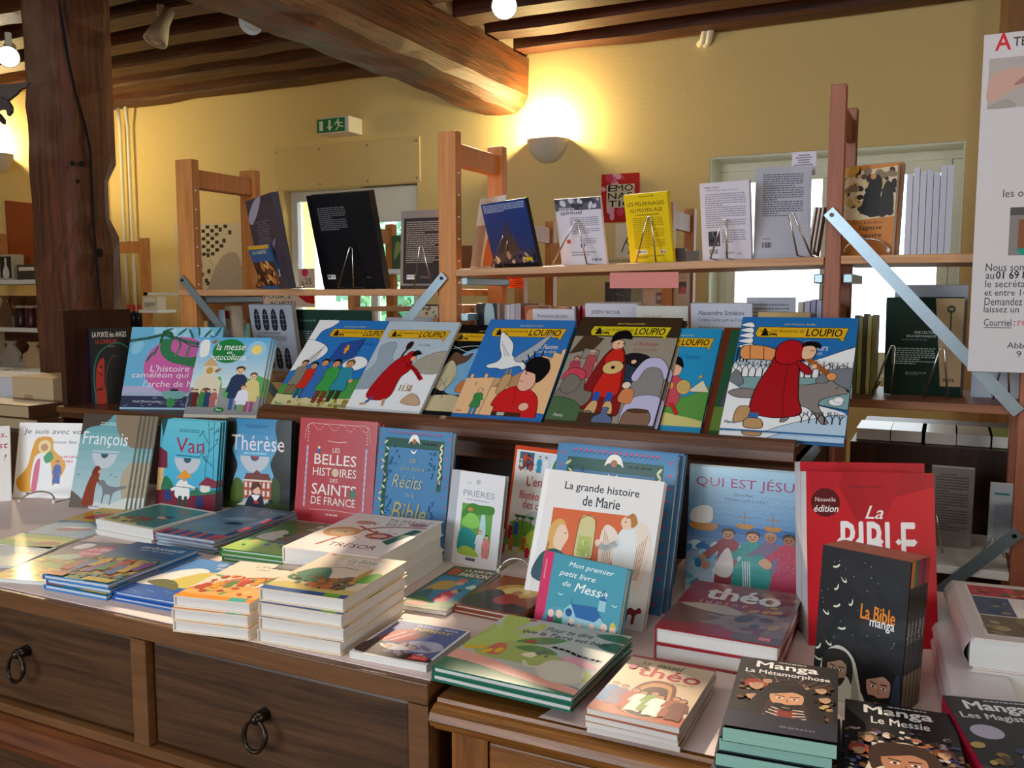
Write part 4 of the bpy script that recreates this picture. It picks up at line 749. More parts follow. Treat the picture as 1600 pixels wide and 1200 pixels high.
def cover_massbook(A):
    A.r(0, 0, 100, 100, '4c9fb4'); A.r(0, 0, 12, 100, 'd8386a'); A.t('sacrements', 5, 62, 25, 65, 'f4c8d4', 0, 0, 90); A.t('Mon premier', 32, 84, 86, 93, 'fff', .0, .3); A.t('petit livre', 22, 70, 66, 80, 'fff', .0, .3); A.t('de', 28, 59, 38, 66, 'fff', 0, .3); A.t('Messe', 43, 55, 82, 67, 'fff', .01, .3)
    A.s('57a5bd', '12,0 14,22 30,30 40,24 40,0'); A.p('9fd0dc', '30,8 36,30 42,38 50,22 50,8'); A.p('2f6fae', '42,38 72,42 84,22 50,22'); 
    for i in range(8): A.l('25588e', .4, '%g,%g %g,%g' % (44+i*3.5, 38+i*.4, 52+i*3.8, 22))
    A.p('9fd0dc', '50,8 50,22 72,22 78,30 84,22 86,8'); A.e('2a5a90', 41, 26, 4); A.r(74, 38, 82, 52, '9fd0dc'); A.p('2f6fae', '73,52 78,60 83,52'); A.l('124', .8, '78,60 78,66'); A.l('124', .5, '42,38 42,46'); A.s('d8c850', '90,16 92,28 97,24 97,14'); A.r(12, 0, 100, 8, '4a8ab0')
    for i, (x, h, c, hr) in enumerate(((20, 26, 'a04a7a', '643'), (30, 28, '3a8a6a', '531'), (46, 22, '2a4a8a', '853'), (56, 18, '9ad', '7a4a2a'), (70, 22, 'e8869a', '654'), (84, 26, 'd8704a', 'c86'), (94, 24, '3a6a9a', '542'), (62, 14, 'fff', 'b87'))): A.fig(x, -4, h, c, hr, 'f6d8c4', 0, None, None, 1.15, 0); A.e('f6d8c4', x, -4+h*.88, h*.115*1.3, None)
    for x, y in ((28, 46), (92, 48)): A.l('dff', .8, '%g,%g %g,%g %g,%g' % (x-3, y+2, x, y, x+3, y+2))
    A.t('BAYARD', 16, 2, 34, 5, 'f0e0c0')
def cover_jesus(A):
    sky(A, '1a78b8', 'a8d4ec', 12, 40); sky(A, 'cfe6ee', '1c6cb0', 10, 0, 56); A.t('QUI EST JÉSUS', 6, 83, 104-2, 94, 'a8246a', .0); A.t("Qu'a-t-il fait ?", 42, 79, 60, 81.5, '234'); A.t('Pourquoi est-il si connu ?', 34, 74.5, 72, 77.5, '234')
    for x, y, s in ((14, 56, 1), (52, 58, .6), (77, 58, .6)):
        A.s('c88a3a', '%g,%g %g,%g %g,%g %g,%g' % (x-12*s, y, x-8*s, y-5*s, x+9*s, y-5*s, x+13*s, y)); A.l('a87a4a', .9, '%g,%g %g,%g' % (x, y, x, y+16*s)); A.l('a87a4a', .8, '%g,%g %g,%g' % (x-8*s, y+9*s, x+10*s, y+9*s))
    A.s('eceae6', '2,58 4,66 14,70 22,68 22,58 12,56'); blot(A, ['9fd4e0', '3a90c0', '5fb8cc', 'cfeaf0', '2a70b0'], 70, 0, 6, 100, 40, 5, 4)
    for x, y, h, c, hr, sk in ((38, 10, 44, '9a4048', '321', 'c8906a'), (60, 8, 46, '2f9a94', '4a2c20', 'd8a07a'), (76, 14, 40, '7a6a8a', 'b08a70', 'b87a58'), (92, 10, 44, 'c23a5a', '2a1a14', 'a86a4a')): A.fig(x, y, h, c, hr, sk, 0, None, (-.34, .45), 1.25)
    A.s('2f9a94', '46,4 44,24 56,34 72,34 78,20 76,2'); A.s('b83a5c', '80,2 78,20 90,32 104,28 104,0'); A.s('e4dcd4', '26,20 34,36 40,38 44,24 38,16')
    for i in range(4): A.l('e8f0f0', .8, '%g,30 %g,6' % (52+i*2, 54+i*2))
    A.s('d8a880', '66,30 72,34 78,30 74,26'); A.e('c88a68', 18, 24, 4)
def cover_bible(A):
    A.r(0, 0, 100, 100, 'c41a28'); A.p('a81420', '20,100 40,70 60,84 100,92 100,100'); A.p('b01624', '40,100 56,62 76,100'); A.p('b8182a', '0,100 30,100 20,84 4,88'); A.tx(32, 90, 62, 93, 1, '8a1420', 0); A.e('5a0c14', 15, 82, 11.5, None); A.t('Nouvelle', 7, 82.5, 23, 85, 'f0e0e0'); A.t('édition', 6, 76.5, 25, 80.5, 'fff', .012, .3)
    A.t('La', 46, 73, 60, 80.5, 'f4eef0', .01, .35); A.t('BIBLE', 27, 48, 84, 71, 'f2eef0', .02)
    for x in (24.5, 39, 56, 70, 82): A.p('f2eef0', '%g,60 %g,62 %g,60 %g,58' % (x-1, x+1.5, x+4, x+1.5))
    A.t('en 1001 briques', 30, 42, 82, 46, 'f2eef0', 0)
def cover_mangabox(A):
    A.r(0, 0, 100, 100, '131216'); blot(A, ['1d1c22', '191a22', '221a20'], 18, 0, 30, 100, 90, 14, 2); rn = random.Random(9)
    for i in range(26): A.e('cfd4c8', rn.uniform(2, 98), rn.uniform(40, 98), .5, n=5)
    for x, y, r in ((18, 88, 30), (28, 80, -50), (20, 74, 70), (38, 66, 80), (22, 62, 30), (10, 56, -40), (30, 48, 10), (16, 36, -40), (4, 32, 60), (5, 24, -20)):
        A.e('dde4c8', x, y, 4.5, 1.4, r, n=10); A.e('131216', x-.6, y+.9, 4, 1, r, n=10)
    A.t('La Bible', 50, 57.5, 88, 67, 'e8891c', .02); A.t('manga', 61, 52, 88, 58, 'f0f0f0', .015)
    A.s('cfd0c6', '8,10 12,28 28,36 46,30 56,12 64,-4 20,-4'); A.s('9a9c90', '44,26 54,10 58,-4 48,-4 46,10'); face_manga(A, 28, 20, 1.25, '2a2422', 'b09080'); A.s('8a1a20', '0,-2 2,6 12,6 16,-2')
def face_manga(A, x, y, s, hair, skin, beard=1):
    P = lambda q: ' '.join('%g,%g' % (x+a*s, y+b*s*A.w/A.h) for a, b in q)
    A.s(hair, P(((-13, -8), (-14, 8), (-8, 17), (6, 18), (14, 8), (14, -10), (9, -4), (-8, -4)))); A.s(skin, P(((-8, -6), (-9, 6), (-4, 11), (6, 10), (9, 2), (7, -8), (0, -14))))
    for d in (-4, 4): A.e('f4f4f4', x+d*s, y+0*s, 2*s, 1*s*A.w/A.h*.9); A.e('111', x+d*s, y, .9*s); A.line('111', .9*s, [(x+(d-2.4)*s, y+(2.6 if d > 0 else 3.2)*s*A.w/A.h), (x+(d+2.4)*s, y+(3.2 if d > 0 else 2.2)*s*A.w/A.h)])
    A.line('7a4a3a', .6*s, [(x, y-1*s*.7), (x+.6*s, y-4*s*.7)])
    if beard: A.s(hair, P(((-7, -8), (-3, -7), (0, -8), (4, -7), (8, -6), (5, -13), (0, -16), (-5, -13)))); A.line(skin, .7*s, [(x-2*s, y-7*s), (x+2*s, y-7*s)])
    A.s(hair, P(((-10, 4), (-6, 12), (4, 13), (11, 4), (4, 9), (-2, 7))))
def manga_top(A, sub, au=1):
    A.r(0, 0, 100, 100, '121214'); A.t('Manga', 18, 84, 80, 96, 'f2f2f2', .03); A.t(sub, 8 if len(sub) > 9 else 24, 75.5, 92 if len(sub) > 9 else 76, 83, 'e8e8e8', .02); A.tx(40, 96, 98, 98.5, 1, 'ccc')
def cover_manga1(A):
    manga_top(A, 'La Métamorphose'); A.r(4, 24, 96, 74, '2a1d18'); blot(A, ['8a5a30', 'b08a58', '5a2a20', '3a4a38', 'c8a878', '6a3a2a', '1a1412'], 120, 6, 26, 94, 70, 3.4, 3)
    for x, y, s, h in ((22, 58, .8, 'a03018'), (32, 66, .5, '1c1410'), (84, 62, .6, '3a2a1c'), (88, 50, .6, '1a1410'), (20, 42, .6, '2a2018')  ): face_manga(A, x, y, s, h, 'c89a78', 0)
    for i in range(7): A.line('b8a890', .4, [(50, 48), (10+i*14, 74)])
    A.s('1a1214', '18,16 30,54 46,68 62,68 78,46 86,16'); A.s('3a1c1a', '34,16 40,50 50,64 62,62 70,40 74,16'); A.s('8a3020', '44,18 46,36 60,36 62,18'); face_manga(A, 53, 44, 1.75, '14100f', 'd8a07a')
    for i in range(4): A.l('e8e4d8', 1.6, '%g,%g %g,%g' % (34+i*2, 20+i*3.5, 46, 17+i*4)); A.l('e8e4d8', 1.6, '%g,%g %g,%g' % (60, 18+i*4, 72-i, 21+i*3))
    A.r(0, 0, 100, 20, '1a2034'); A.tx(50, 6, 90, 10, 1, '667')
def cover_manga2(A):
    manga_top(A, 'Le Messie'); blot(A, ['5a5a8a', 'b0a0a8', '8a6a4a', 'c8b8b0', '3a3a6a', 'a86a4a', 'e0d8d0', '4a3028'], 170, 0, 20, 100, 70, 3.6, 4)
    for x, y, s, h in ((20, 56, .6, '6a5a40'), (84, 50, .6, '7a3a20'), (12, 42, .6, 'a03a2a')): face_manga(A, x, y, s, h, 'c89a78', 0)
    A.s('d8d0bc', '16,10 30,44 50,56 72,46 84,10'); face_manga(A, 50, 34, 2.1, '3a2418', 'b88060')
def cover_manga3(A):
    manga_top(A, 'Les Magistrats'); A.e('b8b4cc', 24, 64, 16, 7); blot(A, ['8a6a30', '4a3a20', 'b8a058', '2a3a5a', '5a4a30'], 60, 4, 10, 96, 52, 7, 6)
# ---- flat covers
def cover_sticker_bible(A):
    A.r(0, 0, 100, 100, '3a2450'); A.s('7aa04a', '-5,50 30,60 60,50 105,60 105,-5 -5,-5'); A.s('e0b020', '-5,24 40,30 105,20 105,-5 -5,-5'); A.s('b0c8b0', '10,56 40,66 60,60 40,50'); A.e('d81a60', 64, 74, 26, 14); A.t('La Bible', 46, 76, 80, 84, 'fff', 0, .2); A.t('autocollants', 44, 66, 84, 73, 'fff', 0, .2); A.s('eee', '12,84 20,94 38,92 36,82 20,78'); blot(A, ['d89020', '5a8a3a', 'f0d060', '8a5a30', 'a0b060'], 40, 4, 4, 96, 50, 6)
def cover_gospel(A):
    sky(A, '3f7a30', '1f5a9a', 8); A.r(0, 66, 100, 100, '1f5288'); A.t('LES ÉVANGILES', 26, 86, 92, 93, 'e8eef4', .02); A.t('pour les enfants', 32, 79, 86, 84, 'c8d8e8', .01); A.s('c8a050', '0,30 20,50 50,58 104,50 104,20 0,10'); blot(A, ['b8401c', '8a2a18', 'e0b02a', '2a5a8a', '6a7a2a', 'c87a30', '5a3420', '4a8a9a'], 90, 2, 4, 98, 54, 5, 2)
    for i in range(9): A.fig(8+i*10.5, 16+(i*7) % 20, 26, ('c02a1c', '2a6ab0', 'e0b02a', '7a3a8a', '3a8a4a')[i % 5], '3a2418', 'd09a70', 0)
    A.r(0, 0, 30, 8, 'c8401c'); A.r(60, 0, 100, 8, 'e0c020')
def cover_arkblue(A):
    A.r(0, 0, 100, 100, '5a8ac0'); A.t('LES PLUS BELLES', 40, 88, 96, 95, 'eef4f8', .02); A.t('HISTOIRES', 48, 79, 92, 86, 'dde8f0', .02); A.r(0, 0, 100, 26, '2458a4'); A.s('eee6dc', '-5,26 10,60 30,76 50,70 44,50 60,40 30,26'); A.s('d8c460', '30,30 44,66 76,72 92,56 70,30'); A.s('6a6a3a', '8,30 30,24 60,22 40,38 20,40'); A.p('d83a7a', '60,72 74,70 66,66')
    for i in range(4): A.l('8ab8e8', .6, '%g,%g %g,%g' % (10+i*20, 10+i*3, 24+i*20, 6+i*4)); A.l('b8a040', .5, '%g,32 %g,64' % (40+i*10, 46+i*9))
def cover_orangekid(A):
    A.r(0, 0, 100, 100, 'ecdcc4'); A.r(0, 0, 100, 9, 'e89018'); A.r(70, 0, 92, 8, '3aa8a0'); A.t("L'Évangile", 34, 84, 86, 93, '6a7a60', 0, .2); A.tx(40, 78, 80, 82, 1, '998'); A.s('e07a4a', '-5,12 20,40 50,58 104,66 104,54 50,40 30,12'); A.s('e8b060', '0,10 30,30 70,36 104,30 104,10'); blot(A, ['d0582c', 'e8a04a', '8aa85a', 'b84a30', 'f0c880'], 40, 4, 12, 98, 60, 5)
    for i in range(6): A.fig(14+i*14, 20+i*5, 20, ('c8482c', 'e0a030', '6a8a4a')[i % 3], '5a3420')
def cover_animals(A):
    A.r(0, 0, 100, 100, 'e6d2b8'); A.r(0, 0, 100, 12, '1c5596'); A.r(74, 1, 92, 11, '6ab01c'); A.s('eee2d0', '30,76 36,90 60,92 80,86 76,74 50,72'); A.t('La Bible', 38, 80, 74, 89, '6a7a6a', 0, .2); A.t('des petits', 42, 72, 72, 78, 'a87a5a', 0, .2); A.s('d4c070', '-5,12 20,22 60,16 105,18 105,8 -5,8')
    A.s('4f7f60', '6,30 12,52 30,62 44,50 50,30 30,24'); A.s('c8703a', '40,16 44,34 60,40 74,32 80,16'); A.s('7a6a5a', '64,26 66,44 80,46 88,32 82,22'); A.s('c89a4a', '78,34 76,58 80,70 84,58 86,34'); A.s('6aa83a', '84,36 84,54 94,62 104,54 104,40'); A.l('5a4a3a', 1.4, '26,58 44,66 66,64', 1); blot(A, ['a8542c', '4a6a4a', 'd8b050', '8a6a4a', '3a5a3a', '222'], 46, 6, 14, 90, 40, 3.4); A.e('c04828', 10, 94, 4, 1.4)
def cover_word(A):
    A.r(0, 0, 100, 100, 'eee2dc'); A.t('TA PAROLE', 46, 84, 94, 92, '4a2c2c', .0); A.t('EST', 52, 74, 70, 81, '4a2c2c', 0); A.t('UN', 28, 72, 42, 80, '4a2c2c', 0); A.t('TRÉSOR', 34, 14, 84, 25, '4a2c2c', .0); A.l('b05030', 3.2, '24,14 40,56 60,70 96,76', 1); A.l('b05030', 3, '30,66 60,52 84,48', 1)
    A.e('d8a060', 24, 48, 19, 13); A.e('e8cc9a', 24, 48, 13, 8); A.e('a8424a', 66, 46, 14, 8); A.e('e0b090', 66, 46, 8, 4); A.p('2f5a3a', '78,34 88,70 98,68 88,28'); A.e('a06a70', 84, 82, 10, 5); A.e('c89078', 28, 76, 10, 5); blot(A, ['c84a3a', 'd8b880', '4a7a4a'], 20, 12, 34, 94, 60, 2.2)
def cover_greenkid(A):
    sky(A, '6aa83a', '54603a', 7); A.t('BIBLE', 54, 84, 92, 92, 'e8e4c8', .02); A.t('LES HÉROS', 50, 74, 88, 81, 'e8e4c8', .02); A.s('d8d0c0', '8,40 20,66 36,60 40,36'); A.s('8a7a6a', '40,26 44,60 62,66 74,50 68,24'); A.s('a8c45a', '-5,0 -5,24 40,30 105,20 105,0'); blot(A, ['4f7a34', '8a6a4a', 'c8b060', '6a8a9a'], 30, 10, 14, 90, 60, 5)
def cover_bluered(A):
    sky(A, '7a98b0', '5a7088', 8); A.t('LES PSAUMES', 50, 86, 96, 93, 'aab8c4', 0); A.tx(54, 78, 92, 84, 2, '9aa8b8'); A.s('1c2028', '50,44 56,50 70,52 78,46 66,44'); A.s('8fa8b8', '30,56 50,66 78,66 60,56'); A.s('6a8a90', '4,20 40,34 80,30 60,18')
    for i in range(10): A.p(('c82838', '1f2f6a')[i % 2], '%g,0 %g,0 %g,14 %g,16' % (i*10, i*10+10, i*10+12, i*10+3))
    for i in range(6): A.p(('c82838', '1f2f6a')[i % 2], '100,%g 100,%g 92,%g 92,%g' % (i*14, i*14+14, i*14+16, i*14+2))
def cover_teal(A):
    A.r(0, 0, 100, 100, 'e4e0d0'); A.r(5, 6, 95, 94, '2f7f7a'); A.s('c8b84a', '5,6 5,26 40,22 60,10 58,6'); A.s('8a3a30', '20,30 44,40 62,34 58,22 30,22'); A.e('e0a888', 66, 46, 9, 6); A.s('1a1412', '62,52 74,56 80,48 72,46'); A.tx(50, 74, 84, 84, 2, 'a84a3a', 0); blot(A, ['4a9a5a', '7a4a3a'], 12, 8, 8, 80, 30, 5)
def cover_pardon(A):
    A.r(0, 0, 100, 100, '4a5a2c'); A.t('LA JOIE DU', 34, 88, 94, 95, 'eee8dc', .03); A.t('PARDON', 34, 77, 94, 86, 'eee8dc', .03); A.r(8, 78, 28, 94, 'c0442a'); A.r(6, 14, 94, 74, '3584ae'); A.s('c8a03a', '10,34 16,58 34,64 54,58 50,44 30,40'); A.s('2f6a6a', '6,16 10,36 26,40 34,20'); A.e('d86a5a', 56, 66, 11, 6); A.e('e8b090', 58, 60, 8, 4); A.s('c8284a', '52,18 50,36 62,42 76,36 76,18'); A.e('e0a080', 70, 42, 8, 5); A.s('2a3a5a', '68,46 78,48 80,40 74,42'); A.s('5a8a3a', '6,14 30,22 60,14 94,24 94,8 6,8'); A.s('e8e8e4', '78,52 86,60 94,58 94,50'); A.s('a8503a', '12,8 40,14 50,6 20,4')
def cover_sunset(A):
    sky(A, '8a4418', '9c5424', 6); A.e('d8a84a', 52, 60, 34, 20); A.e('ecd080', 52, 60, 20, 12); A.s('3a2a28', '0,30 20,56 40,50 60,30 104,20 104,4 0,4'); A.s('a83a2c', '40,24 42,46 56,52 68,42 66,22'); A.e('c08860', 56, 56, 8, 6); A.t('LE PARDON', 40, 86, 92, 92, 'd8b070', 0)
def cover_junior(A):
    A.r(0, 0, 100, 100, 'eeeae6'); A.r(3, 5, 97, 98, '5a6496'); A.t('Prions en Église', 34, 88, 88, 95, 'eef', .01); A.t('junior', 34, 76, 86, 87, 'e8c81c', .02); A.s('3a2420', '3,5 3,34 26,70 40,60 30,30 97,14 97,5'); A.s('a82a2c', '10,42 20,72 44,76 54,60 40,44'); A.l('eee', 1.4, '16,44 30,70'); A.l('eee', 1.4, '26,42 42,70'); A.e('6a4434', 52, 70, 9, 6); A.s('2a1a16', '46,74 56,80 64,72 56,72'); A.s('b8b4c8', '44,40 60,52 84,54 97,40 80,26 50,26'); A.s('e0dcdc', '20,30 40,36 60,28 40,20'); blot(A, ['6a4a48', '8a8098', 'c8a898'], 24, 20, 12, 96, 40, 5); A.p('d83a3a', '72,6 72,18 94,16 94,7'); A.t('spécial', 75, 9, 91, 15, 'fbb')
def cover_earth(A):
    A.r(0, 0, 100, 100, 'bcc0b8'); A.s('3f7a58', '-5,22 30,18 60,14 104,10 104,-5 -5,-5'); A.s('eca898', '-5,30 20,28 50,20 80,14 104,8 104,2 60,8 20,16 -5,18'); A.s('a8b860', '-5,100 -5,40 16,44 34,60 60,52 80,40 104,30 104,20 50,28 10,34'); A.s('b4c860', '0,40 6,74 2,104 24,104 20,76 34,94 38,84 26,66 44,72 40,62 24,56 20,40')
    A.s('d06a50', '18,34 20,50 28,50 30,34'); A.s('5a8a44', '30,58 44,72 62,74 52,62'); A.s('5a8a44', '34,50 50,58 66,50 50,46'); A.s('3a6a44', '76,92 90,98 104,94 104,86 88,86'); A.s('3a6a44', '84,76 94,84 104,78 104,70 92,70'); A.t('Pour te dire', 40, 84, 76, 91, '1f2430', .01, .25); A.t('que la Terre est belle', 26, 73, 92, 81, '1f2430', .01, .25)
    for i in range(4): A.e('e8b820', 6+i*7, 36+(i % 2)*4, 5, 2.6, 30*i, n=9)
    A.l('4a4f70', 3, '58,60 70,58 80,54 96,52', 1); 
    for i in range(7): A.l('c8bca8', .7, '%g,%g %g,%g' % (62+i*5, 61-i*1.2, 63+i*5, 56-i*1.2))
    A.s('e8a0b0', '70,46 80,52 92,46 98,40 84,40'); A.s('d8d0bc', '62,26 66,40 80,42 92,34 96,18 84,12 72,14 66,20'); A.l('d8d0bc', 3, '66,30 56,26 50,32', 1); A.s('f4e8c0', '44,40 48,46 54,46 52,38'); A.e('c83020', 40, 62, 4, 2, 10); A.e('8a1f3a', 24, 97, 3, 2)
    for x, y in ((52, 92), (74, 88)): A.p('d84a4a', '%g,%g %g,%g %g,%g' % (x, y+6, x+2, y+8, x+3, y+6))
    blot(A, ['5a6a5a'], 6, 44, 44, 62, 50, 2.4)
def cover_theojr(A):
    A.r(0, 0, 100, 100, '8c2028'); A.s('6a5448', '60,104 66,70 80,60 104,66 104,104'); A.r(0, 20, 100, 50, '8a7868'); A.s('6a4030', '-5,18 4,50 24,48 46,40 40,28 20,16'); A.s('8a6a58', '50,20 60,44 84,46 104,60 104,12 70,10'); A.s('b8a898', '4,50 40,56 60,44 40,40'); A.l('b08a74', 2.4, '34,36 50,34'); A.l('b08a74', 2.4, '52,35 68,38'); blot(A, ['5a3a30', '9a7a68', '7a2a28', '3a2820', 'b8904a'], 30, 60, 12, 98, 92, 6)
    A.r(0, 0, 62, 12, 'a01c28'); A.r(62, 0, 100, 12, '6a4a38'); A.t('théo', 20, 66, 84, 90, 'e0dcd8', .045); A.t('j u n i o r', 18, 54, 60, 62, 'd8c8c0', 0); A.r(82, 4, 92, 11, 'd83a30'); A.t('MAME', 83, 5.5, 91, 9.5, 'fdd')
def cover_missal(A):
    A.r(0, 0, 100, 100, 'dcc2a0'); A.r(0, 96, 100, 100, 'a83030'); A.t('Le', 18, 86, 28, 92, '2a4a2a', 0, .2); A.t('missel', 36, 84, 66, 93, '2f5a2a', .015, .2); A.t('théo', 20, 66, 92, 83, 'b0283c', .03); A.r(0, 0, 100, 14, 'b85a3a'); A.s('7a3a28', '30,8 30,44 42,60 60,62 74,52 78,8'); A.s('c8905a', '34,8 34,42 44,56 60,58 70,50 74,8'); A.s('5a3024', '38,8 38,38 46,50 60,52 68,44 70,8'); A.tx(62, 60, 90, 64, 2, 'a86')
    for i, (x, y, c) in enumerate(((8, 16, '3a7ab0'), (20, 14, '7a6a8a'), (34, 12, 'b0483a'), (44, 10, 'f0e8dc'), (56, 12, '8aa85a'), (64, 8, 'f4f0ea'), (80, 10, 'a85a3a'), (88, 8, '7a4030'))): A.fig(x, y, 32, c, '5a3424', 'd8a07a')
    A.s('b84a6a', '6,76 10,82 16,80 14,74')
def cover_art(A):
    A.r(0, 0, 100, 100, 'd8ccc8'); A.r(10, 6, 100, 96, 'efe6e0'); A.r(12, 74, 100, 94, 'b82a30'); blot(A, ['d8503a', '3a6a3a', '7a1a20', 'c8a050'], 40, 14, 76, 98, 92, 4); A.r(12, 40, 42, 72, '3a4a68'); blot(A, ['6a3a40', '2a3a58', '8a7a5a'], 14, 16, 42, 38, 64, 5); A.t('LA', 54, 60, 70, 68, '333'); A.t('TORAH', 54, 46, 96, 56, '333'); A.r(12, 8, 100, 38, '6a5a40'); blot(A, ['8a7a50', '4a3a28', 'a89868', '5a6a4a'], 30, 14, 10, 98, 36, 7)
# ---- backs shown on the rack
def back_text(bg, ink_, top=92, bot=30, extra=None, n=20):
    def f(A):
        A.r(0, 0, 100, 100, bg); A.tx(12, bot, 88, top, n, ink_)
        if extra: extra(A)
    return f
def b_cathedral(A):
    sky(A, '2a3a6a', '1f3f86', 6); A.tx(4, 84, 96, 97, 5, 'b8c8e0'); A.r(0, 0, 100, 22, '3a3a58'); A.s('4a3a3a', '20,0 26,30 34,50 36,74 38,50 42,44 50,72 54,44 60,38 66,26 72,0')
    for i in range(10): A.l('8a6a50', .6, '%g,2 %g,%g' % (24+i*4.5, 26+i*4.2, 30+(i % 3)*9))
    blot(A, ['c8a080', '2a2438', 'e0c090', '5a4a5a'], 30, 2, 2, 98, 16, 4); A.r(76, 3, 90, 9, 'd8c020')
def b_spirit(A):
    A.r(0, 0, 100, 100, 'd4d4e2'); A.r(0, 82, 100, 100, '5a5a6c'); blot(A, ['8a8a9a', '3a3a48', 'c8c8d4'], 22, 0, 86, 100, 98, 6); A.t('itinéraire', 8, 82, 42, 88, 'f0f0f4', 0, .1); A.t('spirituel', 10, 74, 58, 82, '4a4a5c', .01, .1); A.tx(30, 46, 92, 72, 9, '88889a'); A.r(18, 32, 26, 38, 'b8452c'); A.tx(48, 28, 84, 40, 4, '88889a'); A.e('3a6aa8', 52, 28, 5); A.tx(26, 12, 80, 20, 2, '88889a'); A.bar(68, 3, 92, 9, '222', 'd4d4e2')
def b_yellow(A):
    A.r(0, 0, 100, 100, 'e6c814'); A.tx(30, 94, 72, 97, 1, '7a6a10', 0); A.t('LES PÈLERINAGES', 6, 82, 92, 89, '4a2a18', .008); A.t('AU MOYEN ÂGE', 12, 72.5, 86, 79.5, '4a2a18', .008); A.tx(22, 67, 80, 70, 1, '7a6a10', 0); A.tx(16, 18, 86, 65, 17, 'a08a10'); A.bar(18, 10, 42, 16); A.r(74, 10, 84, 16, 'f0e8e0'); A.r(75, 11, 78, 15, '24c'); A.r(80.5, 11, 83, 15, 'c22'); A.tx(20, 3, 80, 8, 2, '7a6a10')
def b_compostelle(A):
    A.r(0, 0, 100, 100, 'd2cfdc'); A.t('Brigitte Adesina', 10, 92, 40, 95, '223', .01); A.t('COMPOSTELLE, un pas de l\'amour', 10, 88, 78, 91, '445'); A.tx(10, 40, 92, 86, 16, '8a8a9c'); A.r(14, 16, 38, 36, '3a3a44'); blot(A, ['8a8a94', '1a1a20'], 9, 17, 19, 35, 33, 4); A.tx(42, 20, 90, 38, 6, '8a8a9c'); A.bar(14, 4, 34, 13, '222', 'd2cfdc'); A.t('SALVATOR', 46, 5, 66, 8.5, '334'); A.tx(72, 4, 92, 7, 1, '889')
def b_grey(A): A.r(0, 0, 100, 100, 'b6b8c6'); A.tx(14, 42, 86, 92, 19, '5a5c6c'); A.bar(14, 5, 34, 14, '222', 'b6b8c6'); A.tx(16, 16, 36, 18, 1, '556')
def b_black(A): A.r(0, 0, 100, 100, '0e1014'); A.tx(14, 60, 58, 86, 12, '6a6c70'); A.bar(10, 5, 23, 10); A.tx(74, 5, 90, 8, 1, '557')
def b_brown(A): A.r(0, 0, 100, 100, '8a8078'); A.r(6, 3, 100, 90, '2e2420'); A.tx(12, 30, 98, 86, 20, 'a89a90'); A.bar(14, 9, 32, 15); A.t('FAYARD', 42, 10, 62, 13, '887')
def b_purple(A): A.r(0, 0, 100, 100, '383244'); A.s('a8a4b8', '0,80 30,96 60,100 40,84 10,72'); A.tx(20, 40, 76, 74, 12, '6a6478', 0); A.s('8a88a0', '20,34 60,42 84,52 70,38 40,30'); A.bar(60, 10, 78, 18)
def b_vermeer(A): A.r(0, 0, 100, 100, '2a5a8a'); A.r(0, 92, 100, 100, 'e0a818'); A.t('LA SAINTE', 16, 80, 80, 88, 'd8e0a0', .01); A.r(0, 0, 100, 60, '4a2c20'); blot(A, ['c87a3a', '8a4a2a', '2a1a1c', 'e0a860'], 26, 4, 4, 96, 56, 8)
def f_wisdom(A):
    A.r(0, 0, 100, 100, 'c87e34'); A.p('d8c8a4', '0,36 0,92 100,97 100,36'); blot(A, ['3a2c24', '5a4a3c', '2a201c', '8a7458', 'c8a868'], 60, 3, 42, 96, 94, 8, 3); A.s('d8a040', '4,96 20,86 34,94 30,100'); A.s('1c1a1c', '40,40 50,70 56,84 68,88 76,78 74,60 80,42 62,38'); A.s('2a2622', '74,42 78,72 86,80 94,70 96,44'); A.e('c88a50', 60, 86, 5); A.s('d8c8a4', '0,36 30,44 60,36'); A.p('c87e34', '0,0 0,37 40,35 100,38 100,0')
    A.t('Éloi Leclerc', 28, 30, 82, 35.5, '5a3414', 0, .2); A.t('Sagesse', 40, 21.5, 80, 28.5, '2a1608', .015, .1); A.t("d'un pauvre", 18, 12.5, 80, 19.5, '2a1608', .015, .1)
def b_key(A):
    A.r(0, 0, 100, 100, '0c2a20'); A.p('b89c74', '64,100 100,100 100,0 74,0'); A.l('3a5030', 2, '84,84 84,60'); A.e('3a5030', 84, 88, 5.5); A.e('b89c74', 82.5, 88, 1.6); A.e('b89c74', 85.5, 88, 1.6); A.r(79, 61, 84, 62.5, '3a5030'); A.r(79, 64.5, 84, 66, '3a5030')
    A.t('UNE CULTURE', 38, 60, 66, 63, 'c8d4cc', .01); A.t('DE LA RESPONSABILITÉ', 28, 56, 66, 59, 'c8d4cc', .01); A.tx(22, 52, 68, 54, 1, '7a9488'); A.tx(10, 24, 66, 44, 8, '9ab0a4'); A.bar(76, 4, 92, 10, '222', 'b89c74'); A.tx(28, 12, 56, 16, 3, '7a9488')
def f_windows(A):
    A.r(0, 0, 100, 100, 'aeb6c2')
    for j in (64, 6):
        for i in range(4): x = 10+i*20; A.s('1a2230', '%g,%g %g,%g %g,%g %g,%g %g,%g' % (x, j, x, j+22, x+6, j+30, x+12, j+22, x+12, j)); [A.l('8a94a4', .8, '%g,%g %g,%g' % (x, j+k*7, x+12, j+k*7)) for k in (1, 2, 3)]; A.l('8a94a4', .8, '%g,%g %g,%g' % (x+6, j, x+6, j+26))
    A.t('Le catholicisme', 14, 56, 66, 60, '334', 0); A.tx(10, 44, 80, 54, 5, '667')
def f_lines(bg, title, c, sub=None, c2='888', y=80):
    def f(A):
        A.r(0, 0, 100, 100, bg)
        A.t(title, 12, y, 12+min(80, len(title)*4.2), y+5.5, c, .008)
        if sub: A.t(sub, 12, y-9, 12+min(80, len(sub)*3.6), y-3.5, c2, .006)
        A.tx(12, 30, 88, y-13, 10, '999')
    return f
